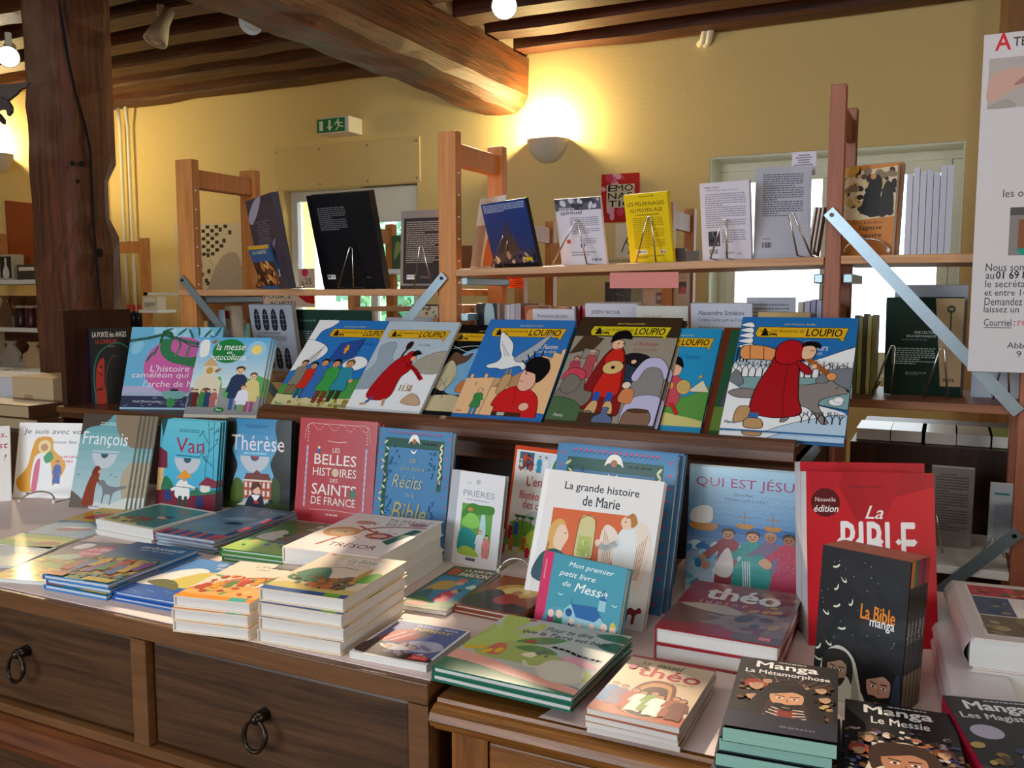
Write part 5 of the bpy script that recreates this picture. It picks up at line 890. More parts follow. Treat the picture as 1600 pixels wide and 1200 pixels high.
# ================================================================ books standing on the sideboard
ZT = .9025; ZC = .888
stand('picture_book', 'white picture book with pink handwriting, cut off beside the white book with an orange figure', (-60, 788), (18, 782), (-45, 668), .012, cover_psalm, 'f0eeea', z=ZT, lean=13, page='eee')
stand('picture_book', 'square white picture book showing a robed figure on an orange cloud', (20, 777), (146, 780), (31, 660), .012, cover_always, 'f2f0ec', z=ZT, hard=1)
stand('picture_book', 'blue-grey picture book of a brown monk and a wolf, front of its row', (107, 792), (195, 799), (132, 646), .006, cover_monk, 'a9b8b4', '5d8f88', z=ZT, hard=1, group='monk picture books in a row', off=(.008, .001),
      copies=('blue-grey picture book behind the front copy of the monk and wolf book', 'blue-grey picture book third in the row of monk and wolf books', 'blue-grey picture book fourth in the row of monk and wolf books', 'blue-grey picture book last in the row of monk and wolf books'))
stand('picture_book', 'turquoise picture book with bamboo and a figure in a yellow straw hat', (243, 790), (335, 800), (253, 654), .006, cover_bamboo, '3d6f78', z=ZT, hard=1, group='bamboo picture books in a row', off=(.003, .002),
      copies=('turquoise picture book just behind the front copy of the straw hat book', 'turquoise picture book last behind the straw hat book'))
stand('picture_book', 'blue picture book with dark topiary and a red brick manor', (349, 792), (452, 800), (353, 653), .008, cover_manor, '27403f', z=ZT, hard=1, group='manor picture books', off=(.001, .001), copies=('blue picture book hidden behind the red brick manor book',))
stand('story_book', 'glossy red hardback with silver lettering leaning under the dark ledge', (459, 812), (580, 826), (470, 652), .016, cover_saints, 'ab2e3a', z=ZT, hard=1, mat=GLOSS, group='red hardbacks', off=(.002, -.002), copies=('red hardback hidden behind the glossy red hardback under the ledge',))
stand('story_book', 'blue hardback with leafy green border beside the glossy red hardback', (578, 848), (692, 866), (594, 667), .02, cover_tales, '3f74a2', 'a83a50', z=ZT, hard=1)
stand('prayer_book', 'slim white hardback with a waterfall picture and grey striped spine edge', (692, 876), (775, 894), (707, 733), .012, cover_prayers, 'd8dae2', z=ZT, hard=1)
stand('children_encyclopedia', 'white book with orange border and three small pictures, partly hidden by the white hardback', (783, 874), (872, 894), (806, 695), .02, cover_encyclo, 'e0521c', z=ZC, hard=1)
stand('story_book', 'blue hardback with leafy border standing behind the large white hardback of an angel', (842, 925), (1031, 963), (873, 692), .018, cover_tales, '3f74a2', 'c84860', z=ZC, hard=1, group='leafy blue hardbacks behind the white book', off=(.004, .004), copies=('rearmost blue leafy hardback behind the large white hardback of an angel',))
stand('picture_book', 'large white hardback showing an angel and a woman on orange', (814, 949), (1004, 988), (852, 732), .014, cover_mary, 'f0efec', z=ZC, hard=1)
stand('board_book', 'small teal board book with pink spine and a blue roofed church', (833, 972), (962, 1010), (852, 860), .016, cover_massbook, '5aa0b4', 'd8386a', z=.9+.0, hard=1)
stand('picture_book', 'glossy blue hardback of sailing boats and four robed people', (1070, 926), (1243, 950), (1079, 727), .012, cover_jesus, 'b8b4a0', z=ZC, hard=1, mat=GLOSS, group='boat picture books', off=(-.004, .002), copies=('hardback hidden behind the glossy blue book of sailing boats',))
stand('comic_bible', 'thick red paperback with white lettering, front copy of two', (1263, 1008), (1466, 1026), (1250, 736), .04, cover_bible, 'c41a28', 'd8d4d8', z=ZC, yaw=21, lean=11, group='thick red paperbacks', off=(.0, .016), copies=('thick red paperback standing behind the front copy',))
# red box set of black paperbacks
bx = None
def boxset():
    O = onz(1268, 1080, ZC); Q = None; ex = V((math.cos(R(-18)), math.sin(R(-18)), 0)); w = (onp(1405, 1100, O, V((-ex.y, ex.x, 0)))-O).dot(ex); ey = (V((-ex.y, ex.x, 0))*.10+V((0, 0, 1))).normalized(); h = (onp(1271, 848, O, ex.cross(ey))-O).dot(ey); M = frame(O, ex, ey)
    root = empty('book_box_set', M, 'black slipcase holding comic paperbacks, with drifting feathers and two bearded faces', 'book set'); d = .072
    m = MB(); m.box((0, 0, -.0015), (w, h, 0), '131216'); m.box((0, 0, -d), (w, h, -d+.0015), '131216'); m.box((0, h-.0015, -d+.002), (w, h, -.002), '6a4034'); m.box((0, 0, -d+.002), (w, .0015, -.002), '131216'); m.box((0, .002, -d+.002), (.0015, h-.002, -.002), '131216')
    m.build('slipcase', INK, root); A = Art(w, h); cover_mangabox(A); face_manga(A, 76, 16, 1.45, '121014', 'c09080'); A.s('2a3448', '90,0 92,22 98,26 100,0'); A.m.build('cover_print', INK, root)
    for i, c in enumerate(('c8782a', '2f6a6a', '9a2a3a', '6a2a5a', 'a83028')):
        z1 = -.003-i*.0134; m = MB(); m.box((.002, .003, z1-.0128), (w+.0005, h-.004, z1), '1a181c'); b = m.build('comic_paperback', INK, root)
        A = Art(.0128, h); A.r(0, 82, 100, 99, c); A.t('Manga', 20, 34, 32, 44, 'ccc', 0, 0, 90); A.t(('La Mutinerie', 'Les Magistrats', 'Les Messagers', 'Le Messie', 'La Métamorphose')[i], 78, 46, 78+130*0+220, 50.5, 'bbb', 0, 0, 90); A.r(6, 1, 94, 26, '6a5a40')
        o = A.m.build('spine_print', INK, b); o.matrix_parent_inverse = Matrix(); o.matrix_local = Matrix.Translation((w+.0006, .002, z1)) @ Matrix(((0, 0, 1, 0), (0, 1, 0, 0), (-1, 0, 0, 0), (0, 0, 0, 1)))
boxset()
# ================================================================ books lying flat
flat('magazine', 'thin yellow and orange children magazine farthest from the drawers', (98, 812), (172, 828), (142, 792), 1, .004, lambda A: (A.r(0, 0, 100, 100, 'e0b02a'), A.s('c83a28', '20,20 30,60 70,70 80,30'), blot(A, ['c8a040', '3a8a5a', 'f0d070'], 14, 10, 10, 90, 90, 8)), 'd0a030')
flat('magazine', 'thin light blue children magazine with pink bird beside the yellow magazines', (40, 832), (120, 843), (88, 812), 1, .004, lambda A: (A.r(0, 0, 100, 100, '7fa6bc'), A.s('8a2a2a', '30,30 40,50 70,56 84,44 60,30'), A.s('f0e8e0', '30,50 50,60 74,60 60,50'), A.t('comptines', 60, 76, 94, 86, 'd84a7a', 0, .2)), '7a98a8')
flat('magazine', 'thin green and yellow magazine lying on the pink paper by the blue magazine', (-14, 848), (62, 862), (28, 832), 1, .004, lambda A: (A.r(0, 0, 100, 100, '8fb030'), A.r(0, 40, 100, 70, 'd8c840'), A.s('a8542c', '60,20 70,50 94,50 90,24')), '88a030')
flat('magazine', 'pale blue magazine with pink title cut off at the sideboard corner', (-70, 882), (2, 893), (-22, 852), 1, .004, lambda A: (A.r(0, 0, 100, 100, '9fb8c4'), A.t('Les Amis', 50, 60, 96, 72, 'd84a7a', 0, .2)), '90a8b4')
flat('board_book', 'cream board book with green picture panel', (149, 811), (216, 833), (235, 784), 3, .0115, cover_teal, 'e8e4d4', '3a8a4a', jit=.002)
flat('picture_book', 'grey-blue hardback with red and navy chequered edge', (241, 831), (332, 846), (372, 789), 4, .0075, cover_bluered, '8aa0b4', 'a03040', hard=1)
flat('picture_book', 'green hardback with sheep meadow cover', (345, 856), (452, 872), (446, 812), 3, .0085, cover_greenkid, '3f8a3a', hard=1, jit=.003)
flat('art_book', 'very thick cream hardback with bread and fruit on the cover', (441, 854), (588, 873), (553, 801), 3, .029, cover_word, 'eadfda', hard=1, jit=.003)
flat('sticker_album', 'purple and yellow sticker album on the sideboard corner', (-18, 902), (64, 918), (88, 844), 1, .008, cover_sticker_bible, 'a8bcc8')
flat('picture_book', 'blue edged hardback crowded with figures in bright robes', (66, 897), (165, 914), (210, 846), 3, .0095, cover_gospel, '3f86cc', hard=1, jit=.006, step=.002)
flat('picture_book', 'bright blue hardback with yellow sail boat', (178, 923), (280, 947), (300, 871), 2, .008, cover_arkblue, '2f6cc0', hard=1, jit=.008, step=.01)
flat('board_book', 'cream board book with orange lower band', (271, 930), (386, 945), (368, 876), 3, .0195, cover_orangekid, 'ecdcc4', 'e8e4dc', jit=.002, hard=1, step=.003)
flat('board_book', 'thick board book with animals and a blue lower band', (405, 918), (532, 939), (508, 862), 4, .0215, cover_animals, 'e6d2b8', 'd8cfc0', jit=.003, hard=1, step=.004)
flat('paperback', 'olive paperback with two children on a blue square', (617, 944), (688, 961), (678, 881), 1, .008, cover_pardon, '4a5a2c')
flat('picture_book', 'brown hardback with glowing sunset cover', (710, 943), (800, 968), (768, 896), 2, .0075, cover_sunset, '8a4420', hard=1, jit=.003)
flat('magazine', 'thick white bordered magazine with a rower in red and yellow title', (546, 1017), (660, 1044), (613, 966), 1, .011, cover_junior, 'e8e6e4')
flat('picture_book', 'large green edged hardback with jungle plants and elephant', (675, 1040), (882, 1100), (770, 956), 2, .0105, cover_earth, '0a6a58', hard=1, jit=.004, z0=.9025)
flat('encyclopedia', 'thick glossy red hardback with big white lettering', (1023, 979), (1216, 1014), (1078, 905), 2, .026, cover_theojr, 'a01c28', 'a01c28', hard=1, mat=GLOSS, jit=.003, z0=ZC)
flat('missal', 'cream paperback showing people at a church door', (916, 1106), (1062, 1137), (992, 1023), 4, .0075, cover_missal, 'd8c4a8', 'b04030', jit=.003, z0=ZC, step=.002)
flat('comic_paperback', 'black comic paperback with mint page edges and hooded face', (1128, 1135), (1308, 1160), (1172, 1027), 5, .0165, cover_manga1, '15151a', jit=.009, z0=ZC, page='9fd8cc')
flat('comic_paperback', 'black comic paperback with blurred crowd beyond mint edged pile', (1319, 1240), (1528, 1275), (1330, 1093), 3, .015, cover_manga2, '15151a', jit=.006, z0=ZC)
flat('comic_paperback', 'black comic paperback with red spine near white art books', (1572, 1262), (1760, 1270), (1523, 1092), 4, .013, cover_manga3, '17171c', 'b01c3c', jit=.006, z0=ZC)
flat('art_book', 'bulky white hardback with framed paintings on the cover', (1522, 996), (1740, 1018), (1502, 908), 2, .045, cover_art, 'd8cdc8', 'ded4d0', hard=1, jit=.002, z0=ZC, rnd=.012, page='eef2f6')
flat('art_book', 'white glossy hardback tucked behind the bulky white art books', (1487, 1085), (1590, 1098), (1477, 952), 2, .02, lambda A: A.r(0, 0, 100, 100, 'd8d2d4'), 'd0ccd0', hard=1, jit=.004, z0=ZC, rnd=.006)
# ================================================================ books on the dark display ledge
Y1 = 1.95
def comic(label, BL, BR, TL, art, cover, y=Y1, t=.010, nozb=0, **k): return stand('comic_album', label, BL, BR, TL, t, art, cover, y=y, yaw=0, hard=1, zb=None if nozb else 1.1365, **k)
gate = stand('comic_album', 'black comic album with red glow in an arched gate', (146, 634), (205, 632), (131, 513), .017, cover_gate, '141214', y=1.99, yaw=52, lean=8, zb=1.0968, hard=1, group='comic albums on the bookcase end', off=(-.001, .001), copies=('black comic album between the gate cover album and the blue spine album',))
w_, h_, M_ = DIM[gate.name]; e_ = empty('comic_album', M_ @ Matrix.Translation((-.002, 0, -.0355)), 'blue spined comic album rearmost beside the gate cover album', 'book'); book_parts(e_, w_, h_, .013, '1f3fa0', '2a50b8', None, hard=1)
stand('picture_book', 'square pink and blue picture book with a green chameleon on a branch', (187, 636), (333, 643), (207, 511), .010, cover_chameleon, '9cc8e0', y=Y1, yaw=20, zb=1.0968, hard=1)
stand('sticker_album', 'light blue sticker album with green title oval and a church', (287, 647), (401, 651), (314, 527), .007, cover_stickers, 'd8d8c8', y=1.90, yaw=18, zb=1.0968, group='sticker albums on the ledge', off=(.006, .0), copies=('sticker album just behind the front church cover album', 'sticker album last behind the church cover album'))
comic('comic album of banner carrying pilgrims under a blue sky', (421, 634), (545, 640), (500, 500), comic_pilgrims, 'e4e0c8', group='pilgrim comic albums', off=(.0, -.003), copies=('comic album underneath the one with banner carrying pilgrims',))
comic('pale snowy comic album with a red cloaked walker', (540, 636), (656, 646), (609, 502), comic_snow, 'cfdde6')
comic('black framed comic album half hidden between the snowy and the falcon albums', (648, 640), (765, 652), (712, 507), comic_black, '15151a', y=1.975)
comic('blue comic album with white falcon above a boy in red', (706, 645), (847, 655), (767, 499), comic_falcon, '2f6fb8', y=1.94)
comic('brown comic album with red lute player in an inn', (851, 655), (1020, 668), (910, 495), comic_inn, '4a3a2a', y=1.935, group='inn comic albums', off=(.008, .0), copies=('brown comic album behind the one with the red lute player',))
comic('turquoise comic album beginning behind the falcon album and the inn album', (836, 652), (985, 664), (886, 512), lambda A: (A.r(0, 0, 100, 100, '3fb4b8'), banner(A, 80)), '2fa0a8', y=1.975)
comic('bright blue comic album with a young drummer in red tights', (968, 660), (1095, 669), (1010, 512), comic_tourney, '2f93c4', y=1.965)
comic('brown spined album between the drummer album and the winter album', (1098, 672), (1180, 676), (1132, 512), None, '6a3018', y=1.975, t=.012)
comic('green album cover peeking out beside the winter album', (1108, 672), (1240, 680), (1143, 515), lambda A: (A.r(0, 0, 100, 100, '2a5a3a'), A.s('55505a', '6,20 20,70 30,60 24,20'), A.r(0, 0, 20, 22, '6a8a3a')), '2f5a34', y=1.96)
comic('blue and white winter comic album with red hooded walker and grey wolf', (1125, 670), (1320, 692), (1161, 495), comic_winter, '3f7fbc', y=1.915, nozb=1, group='winter comic albums', off=(-.002, -.012), copies=('yellow based comic album under the winter wolf album',))
# ================================================================ books and easels on the pine rack
def wire(name, label, paths, r=.0022, group=None, mat=CHROME):
    m = MB()
    for p in paths: m.tube(p, r, 6)
    return m.build(name, mat, smooth=True, label=label, cat='book stand', group=group)
def easel_back(apex, fl, fr, y, label, lean=.03, depth=.12):
    """wire easel seen from behind: an A of bent wire whose feet run under the book"""
    a = ony(*apex, y+lean); l = ony(*fl, y); r = ony(*fr, y); z = min(l.z, r.z); l.z = r.z = z
    d = V((0, depth, 0)); c = [a+V((-.006, 0, -.006)), a+V((-.003, 0, 0)), a+V((.003, 0, 0)), a+V((.006, 0, -.006))]
    wire('wire_easel', label, [[l+d+V((.01, 0, .02)), l+d, l]+c+[r, r+d, r+d+V((-.01, 0, .02))]], .0024, 'bent wire easels on the rack')
SH = 2.36; G = 'books displayed on the rack top shelf'
def up(label, BL, BR, TL, t, art, cover, y=SH, yaw=0, name='paperback', **k):
    k.setdefault('side', 'R'); b0 = ony(*BL, y)
    if 'zb' not in k:
        if BL[1] < 500: k['zb'] = S1+.0008 if b0.x < P2[0] else (lambda x: S2a+(S2b-S2a)*(x-P2[1])/(P3[0]-P2[1])+.0012) if b0.x < P3[0]-.02 else (lambda x: S3a-.002+(S3b-S3a)*(x-P3[1])/(P4[0]-P3[1])+.0025)
        elif BL[1] < 700: k['zb'] = LZ+.0006 if b0.x < P3[0]-.01 else LR+.0006
        else: k['zb'] = ony(1500, 885, RY).z+.001
    return stand(name, label, BL, BR, TL, t, art, cover, y=y, yaw=yaw, **k)
up('dark purple hardback turned sideways on the first wire easel', (409, 447), (451, 443), (383, 315), .022, b_purple, '2c2738', yaw=-34, hard=1)
up('small blue and yellow paperback in front of the dark purple hardback', (409, 447), (442, 444), (386, 386), .008, b_vermeer, '2a5a8a', yaw=-25, y=2.30)
up('large black hardback seen from the back on a wire easel', (505, 443), (601, 441), (478, 306), .026, b_black, '101216', yaw=-6, hard=1, name='art_book')
up('dark brown hardback with dense white text half hidden by the post', (625, 447), (700, 446), (627, 330), .03, b_brown, '3a3028', hard=1)
up('blue paperback with a two-spired cathedral on a wire easel', (772, 413), (841, 408), (751, 320), .012, b_cathedral, '16161c', yaw=-30)
up('white and brown brochure leaning behind the cathedral paperback', (735, 417), (775, 416), (745, 312), .004, lambda A: (A.r(0, 0, 100, 100, 'c8d0d4'), A.s('b8602c', '50,0 56,50 80,50 90,0'), A.r(0, 0, 40, 60, '9a8a80')), 'b0a8a0', y=2.44, yaw=-30, lean=10)
up('white paperback with grey top picture on a brass wire easel', (878, 413), (948, 412), (866, 312), .01, b_spirit, 'd8d4dc', yaw=-8)
up('bright yellow paperback on a wire easel', (985, 408), (1052, 404), (974, 305), .012, b_yellow, 'e0c41c', yaw=-18)
up('off-white paperback with small photo and two-legged wire easel', (1098, 404), (1174, 400), (1093, 287), .014, b_compostelle, 'cfccd8', yaw=-9)
up('pale grey paperback leaning backwards beside the rack post', (1177, 397), (1266, 396), (1196, 261), .014, b_grey, 'b0b2c0', side='L', yaw=10, lean=16)
up('small white printed card above the pale grey paperback', (1236, 275), (1274, 275), (1241, 238), .001, lambda A: (A.r(0, 0, 100, 100, 'cfccda'), A.tx(10, 20, 90, 90, 7, '446', 0)), 'd0ccda', y=2.47, name='card', lean=10, zb=None)
for i, (u, v, c) in enumerate(((1278, 1299, '8a5a40'), (1284, 1303, 'b08a68'), (1290, 1308, '6a4a3a'))):
    up(('brown', 'tan', 'dark brown')[i]+' thin paperback leaning on the rack post beside the pale grey one', (u-14, 396), (u-9, 396), (v-12, 325), .006, None, c, yaw=70, y=2.40, lean=-8)
easel_back((423, 392), (400, 449), (438, 448), 2.30, 'wire easel under the dark purple hardback')
easel_back((548, 386), (528, 449), (552, 449), 2.27, 'wire easel under the large black hardback')
easel_back((658, 384), (647, 449), (675, 449), 2.27, 'wire easel in front of the dark brown hardback')
easel_back((794, 352), (768, 416), (785, 416), 2.28, 'brass wire easel under the cathedral paperback')
easel_back((900, 345), (863, 413), (917, 412), 2.28, 'brass wire easel under the white paperback with grey picture')
easel_back((1014, 338), (994, 410), (1025, 408), 2.28, 'dark wire easel under the bright yellow paperback')
easel_back((1131, 343), (1110, 404), (1136, 403), 2.28, 'dark wire easel under the off-white paperback with photo')
easel_back((1237, 333), (1246, 399), (1267, 398), 2.28, 'wire easel under the pale grey paperback')
up('orange paperback with dark painted cover on an arched wire stand', (1304, 391), (1394, 389), (1311, 262), .02, f_wisdom, 'c87e34', side='L', y=2.34, yaw=-12, lean=6)
up('orange paperback copy directly behind the one with the dark painted cover', (1311, 390), (1402, 389), (1317, 261), .02, None, 'c07a38', side='L', y=2.365, yaw=-12, lean=6)
for i in range(7):
    u = 1412+i*10.5; zt = (272, 262, 268, 266, 270, 259, 258)[i]
    up('white paperback, pages outward, '+('nearest the orange paperback', 'second from the orange paperback', 'third from the orange paperback', 'fourth from the orange paperback', 'third from the far end of the row', 'second from the far end of the row', 'at the far end of the row')[i], (u, 394), (u+9.6, 394), (u+2, zt), .13, lambda A: A.r(0, 0, 100, 100, 'c8cad8'), 'd0d0da', y=2.33, lean=1, group='white paperbacks in a row', side='R', page='c8cad8')
def arch(l, r, top, y, label, tips=1, name='wire_stand'):
    a = ony(*l, y); b = ony(*r, y); c = ony(*top, y+.015); m = (a+b)/2; pts = [m+(a-m)*math.cos(math.pi*i/12)+V((0, .015*math.sin(math.pi*i/12), (c.z-m.z)*math.sin(math.pi*i/12))) for i in range(13)]
    r_ = empty(name, (m.x, m.y, m.z), label, 'book stand', 'arched wire stands'); w_ = MB(); w_.tube([pts[0]+V((0, .09, 0))]+pts+[pts[-1]+V((0, .09, 0))], .0024, 6); rel(w_.build('wire', CHROME, smooth=True), r_)
    for p in (pts[0], pts[-1]): t_ = MB(); t_.lathe(p-V((0, 0, .002)), [(0, -.003), (.004, 0), (.0045, .004), (.003, .008), (0, .009)], 8); rel(t_.build('rubber_tip', WHITE, smooth=True), r_)
arch((1318, 393), (1388, 392), (1355, 373), 2.29, 'arched chrome wire stand holding the orange paperback')
def archz(l, r, top, label):
    a = onz(*l, ZT+.004); b = onz(*r, ZT+.004); y = (a.y+b.y)/2; arch(l, r, top, y, label)
archz((30, 785), (84, 785), (58, 767), 'arched chrome wire stand holding the white book with an orange figure')
arch((779, 893), (828, 900), (803, 872), 1.50, 'arched chrome wire stand holding the orange bordered book')
# right bay, lower shelf
up('dark green and tan hardback with a key seen from the back on two wire easels', (1381, 600), (1500, 612), (1365, 466), .016, b_key, '0c2a20', y=2.38, side='R', lean=-10, name='hardback', hard=1)
up('pale book standing behind the dark green and tan key book', (1393, 598), (1505, 606), (1381, 446), .014, lambda A: A.r(0, 0, 100, 100, 'b4b8c0'), 'b8bcc4', y=2.43, lean=-6)
easel_back((1395, 540), (1363, 614), (1392, 616), 2.31, 'wire easel in front of the dark green half of the key book')
easel_back((1472, 544), (1443, 622), (1481, 624), 2.29, 'wire easel in front of the tan half of the key book')
up('white paperback half hidden by the notice on the lower rack shelf', (1517, 612), (1592, 618), (1512, 482), .012, back_text('b4bccc', '8a90a0', 60, 40), 'b8c0cc', y=2.40, lean=-8)
easel_back((1571, 560), (1552, 622), (1577, 624), 2.30, 'wire easel below the corner of the notice')
for i, (u, c, v) in enumerate(((1327, '5a5a30', 492), (1334, '8a8a48', 494), (1341, '3a3424', 490), (1348, 'a09a58', 493), (1355, '6a6a38', 491))):
    up(('olive', 'pale olive', 'dark brown', 'yellow-green', 'moss green')[i]+' slim book upright behind the winter comic album', (u+4, 606), (u+10, 606), (u-8, v), .12, None, c, y=2.36, lean=2, group='slim books upright on the lower rack shelf')
# row of books on the lower rack shelf behind the comics
LB = [('white paperback with black church windows', (406, 600), (472, 600), (388, 476), f_windows, 'b0b6c0', 2.40, .02),
      ('large dark green hardback', (452, 603), (590, 603), (446, 484), f_lines('1f3f34', 'à tout public', '8aa', None), '1f3f34', 2.44, .015),
      ('tan paperback with a small red stamp', (350, 600), (388, 600), (345, 478), lambda A: (A.r(0, 0, 100, 100, 'c8b49a'), A.r(30, 80, 52, 92, 'a82a2a')), 'c0a888', 2.42, .01),
      ('pale blue leaflet under the brace', (332, 600), (360, 600), (322, 484), f_lines('9ab4c8', 'du lien', '246', None), '9ab4c8', 2.38, .003),
      ('mint green booklet', (362, 600), (392, 600), (360, 505), lambda A: A.r(0, 0, 100, 100, '8ac4b0'), '8ac4b0', 2.41, .004),
      ('pale grey thick book', (604, 600), (678, 600), (602, 496), None, 'c4c4cc', 2.38, .03),
      ('brown hardback with picture frieze', (652, 600), (692, 600), (650, 476), lambda A: (A.r(0, 0, 100, 100, '4a3c28'), A.r(0, 82, 100, 98, 'c8bca0'), blot(A, ['5a4a34', '8a5a3a'], 10, 4, 84, 96, 96, 6)), '4a3c28', 2.44, .02),
      ('white paperback with fine blue print', (716, 600), (752, 600), (714, 480), f_lines('cfccdc', 'La vie', '557', None), 'cccad8', 2.38, .01),
      ('dark photo cover paperback tilted backwards', (748, 600), (780, 600), (744, 474), lambda A: (A.r(0, 0, 100, 100, '1c2224'), A.s('9ab4bc', '40,70 44,98 80,98 84,70'), A.t('radicales', 8, 60, 24, 100, 'eee', .01, 0, 90)), '1c2224', 2.35, .02),
      ('brown portrait paperback', (820, 600), (862, 600), (815, 478), lambda A: (A.r(0, 0, 100, 100, 'a8603c'), A.r(0, 0, 10, 100, 'c02030'), A.e('d89868', 34, 84, 18, 12), A.r(60, 0, 100, 100, '7a4a34')), '8a4a34', 2.42, .02),
      ('white paperback printed in grey capitals', (838, 600), (902, 600), (832, 483), f_lines('d4d0dc', 'Françoise Jacquin', '556', 'Louis Massignon', '667', 88), 'd0ccd8', 2.36, .012),
      ('white paperback with black and pink title', (918, 600), (998, 600), (914, 474), f_lines('d4d0dc', 'JOSEPH YACOUB', '223', 'UNE DIVERSITÉ MENACÉE', 'c83a5a', 86), 'cfc8cc', 2.38, .04),
      ('cream paperback with faint grey name', (994, 604), (1074, 604), (994, 478), f_lines('d8d4c8', 'LÉON BLOY', '998', None, y=84), 'd8d4c8', 2.35, .012),
      ('white paperback with blue-grey bold title', (1082, 600), (1176, 600), (1079, 474), f_lines('c8ccdc', 'Alexandre Siniakov', '446', "Comme l'éclair part de l'Orient", '446', 86), 'b8bccc', 2.35, .014),
      ('grey printed paperback behind the blue-grey titled one', (1166, 600), (1241, 600), (1150, 465), back_text('c0c4d0', '7a7c8a', 94, 60, None, 8), 'b0b4c0', 2.42, .01),
      ('orange and tan book lying low under the grey printed paperback', (1184, 602), (1264, 602), (1186, 488), lambda A: A.r(0, 0, 100, 100, 'c8a870'), 'c8a868', 2.36, .01)]
for lb, bl, br, tl, art, c, yy, t in LB:
    up(lb+' on the lower rack shelf', bl, br, tl, t, art, c, y=yy, side='L', lean=(-6 if bl[0] > 1100 or yy > 2.41 else None))
for i, (u, w_, c, v) in enumerate(((780, 8, 'c4b4a8', 475), (788, 9, 'd0c8cc', 476), (797, 8, 'b8b0b8', 475), (805, 9, 'a89ca0', 474), (884, 5, 'b01c30', 480), (893, 5, 'd8d4dc', 479), (902, 4, 'a81c2c', 478), (909, 5, 'c02438', 478), (1243, 9, 'b8a898', 472), (1253, 9, 'a8a4b8', 470), (1263, 8, '8a88a8', 468), (1272, 8, 'a8a8c0', 469), (1281, 7, '9098b8', 470))):
    lbn = ('beige', 'white', 'grey', 'mauve-grey', 'crimson', 'white', 'dark red', 'bright red', 'tan', 'lilac', 'violet-grey', 'pale blue', 'steel blue')[i]
    up(lbn+' spine upright on the lower rack shelf '+('beside the dark photo cover' if i < 4 else 'between the two white titled paperbacks' if i < 8 else 'against the reddish rack post'), (u, 600), (u+w_-.6, 600), (u-1, v), .13, None, c, y=2.38, lean=0, group='upright spines on the lower rack shelf', side='L', page=c)
# lower right bay: books on the white shelf and lying books behind
up('grey backed paperback on a brass wire easel low in the rack', (1450, 868), (1516, 868), (1430, 727), .014, back_text('8f8782', '5a5450', 90, 20, lambda A: A.t('JEAN VANIER', 22, 90, 60, 93, '533', .01)), '9a928c', y=2.42, side='R', lean=-10)
up('pale blue paperback low in the rack next to the grey backed one', (1541, 866), (1610, 872), (1548, 755), .01, back_text('a8b0b8', '707a84', 70, 20, lambda A: A.r(10, 84, 44, 87, '2a7a6a')), 'c0c4c8', y=2.42, side='L', lean=-9)
easel_back((1459, 802), (1447, 880), (1476, 885), 2.34, 'brass wire easel under the grey backed paperback')
easel_back((1552, 842), (1520, 884), (1580, 890), 2.36, 'thin wire easel under the pale blue paperback')
# ================================================================ notice, cards and far background
a = ony(1538, 55, 2.215); b = ony(1523, 580, 2.215)
pw, ph = .34, a.z-b.z
M = Matrix.Translation((a.x+.0, 2.215, b.z)) @ Matrix.Rotation(R(90), 4, 'X')
nr = empty('notice_board', M, 'large white printed notice with red initial fixed to the rack post', 'notice')
B((0, 0, -.003), (pw, ph, 0), 'd6d3d6').build('sheet', MATT, nr)
A = Art(pw, ph); Yp = lambda v: (b.z*0+(ony(1530, v, 2.215).z-b.z)/ph*100); Xp = lambda u, v: (ony(u, v, 2.215).x-a.x)/pw*100
def lt(s, u0, v0, u1, v1, c, bold=0): A.t(s, Xp(u0, v1), Yp(v1), Xp(u1, v1), Yp(v0), c, bold)
lt('A', 1555, 56, 1579, 82, 'd83040', .02); lt('TELIERS', 1583, 64, 1650, 78, '333', .01)
A.r(Xp(1543, 150), Yp(172), 96, Yp(94), 'b8b0ac'); u = Xp(1543, 150)
A.s('cfa89c', '%g,%g %g,%g %g,%g %g,%g %g,%g' % (u, Yp(160), u+2, Yp(120), u+16, Yp(112), u+26, Yp(124), u+12, Yp(148))); A.s('a8807a', '%g,%g %g,%g %g,%g' % (u+14, Yp(138), u+22, Yp(122), u+24, Yp(132))); A.l('e8e6e2', 2.2, '%g,%g %g,%g' % (u+22, Yp(128), u+44, Yp(100)))
A.s('a8a29e', '%g,%g %g,%g %g,%g' % (u, Yp(171), u+10, Yp(158), u+16, Yp(171)))
lt('les ornements', 1567, 298, 1668, 310, '444')
A.r(Xp(1577, 360), Yp(400), 96, Yp(326), '8a8684'); x = Xp(1577, 360); A.r(x, Yp(338), 96, Yp(326), '5a5856'); A.r(x+5, Yp(392), x+20, Yp(345), '8a5a40'); A.p('1f9a88', '%g,%g %g,%g %g,%g %g,%g' % (x+4, Yp(390), 96, Yp(384), 96, Yp(400), x+8, Yp(400)))
lt('Nous sommes', 1540, 412, 1630, 424, '444'); lt('au', 1540, 428, 1553, 436, '444'); lt('01 69 85', 1556, 424, 1612, 436, '222', .02); lt('le secrétariat', 1539, 438, 1625, 449, '444')
lt('et entre 14h', 1538, 452, 1612, 462, '444'); lt('Demandez', 1538, 465, 1597, 477, '444'); lt('laissez un', 1537, 478, 1592, 488, '444'); lt('Courriel', 1537, 498, 1580, 509, '444'); A.r(Xp(1537, 512), Yp(512), Xp(1580, 512), Yp(511), '444'); lt(':', 1584, 501, 1586, 508, '444'); lt('re', 1590, 500, 1604, 508, 'd86070'); lt('Abbaye', 1573, 534, 1622, 546, '444'); lt('91', 1588, 547, 1602, 556, '444')
A.m.build('print', MATT, nr)
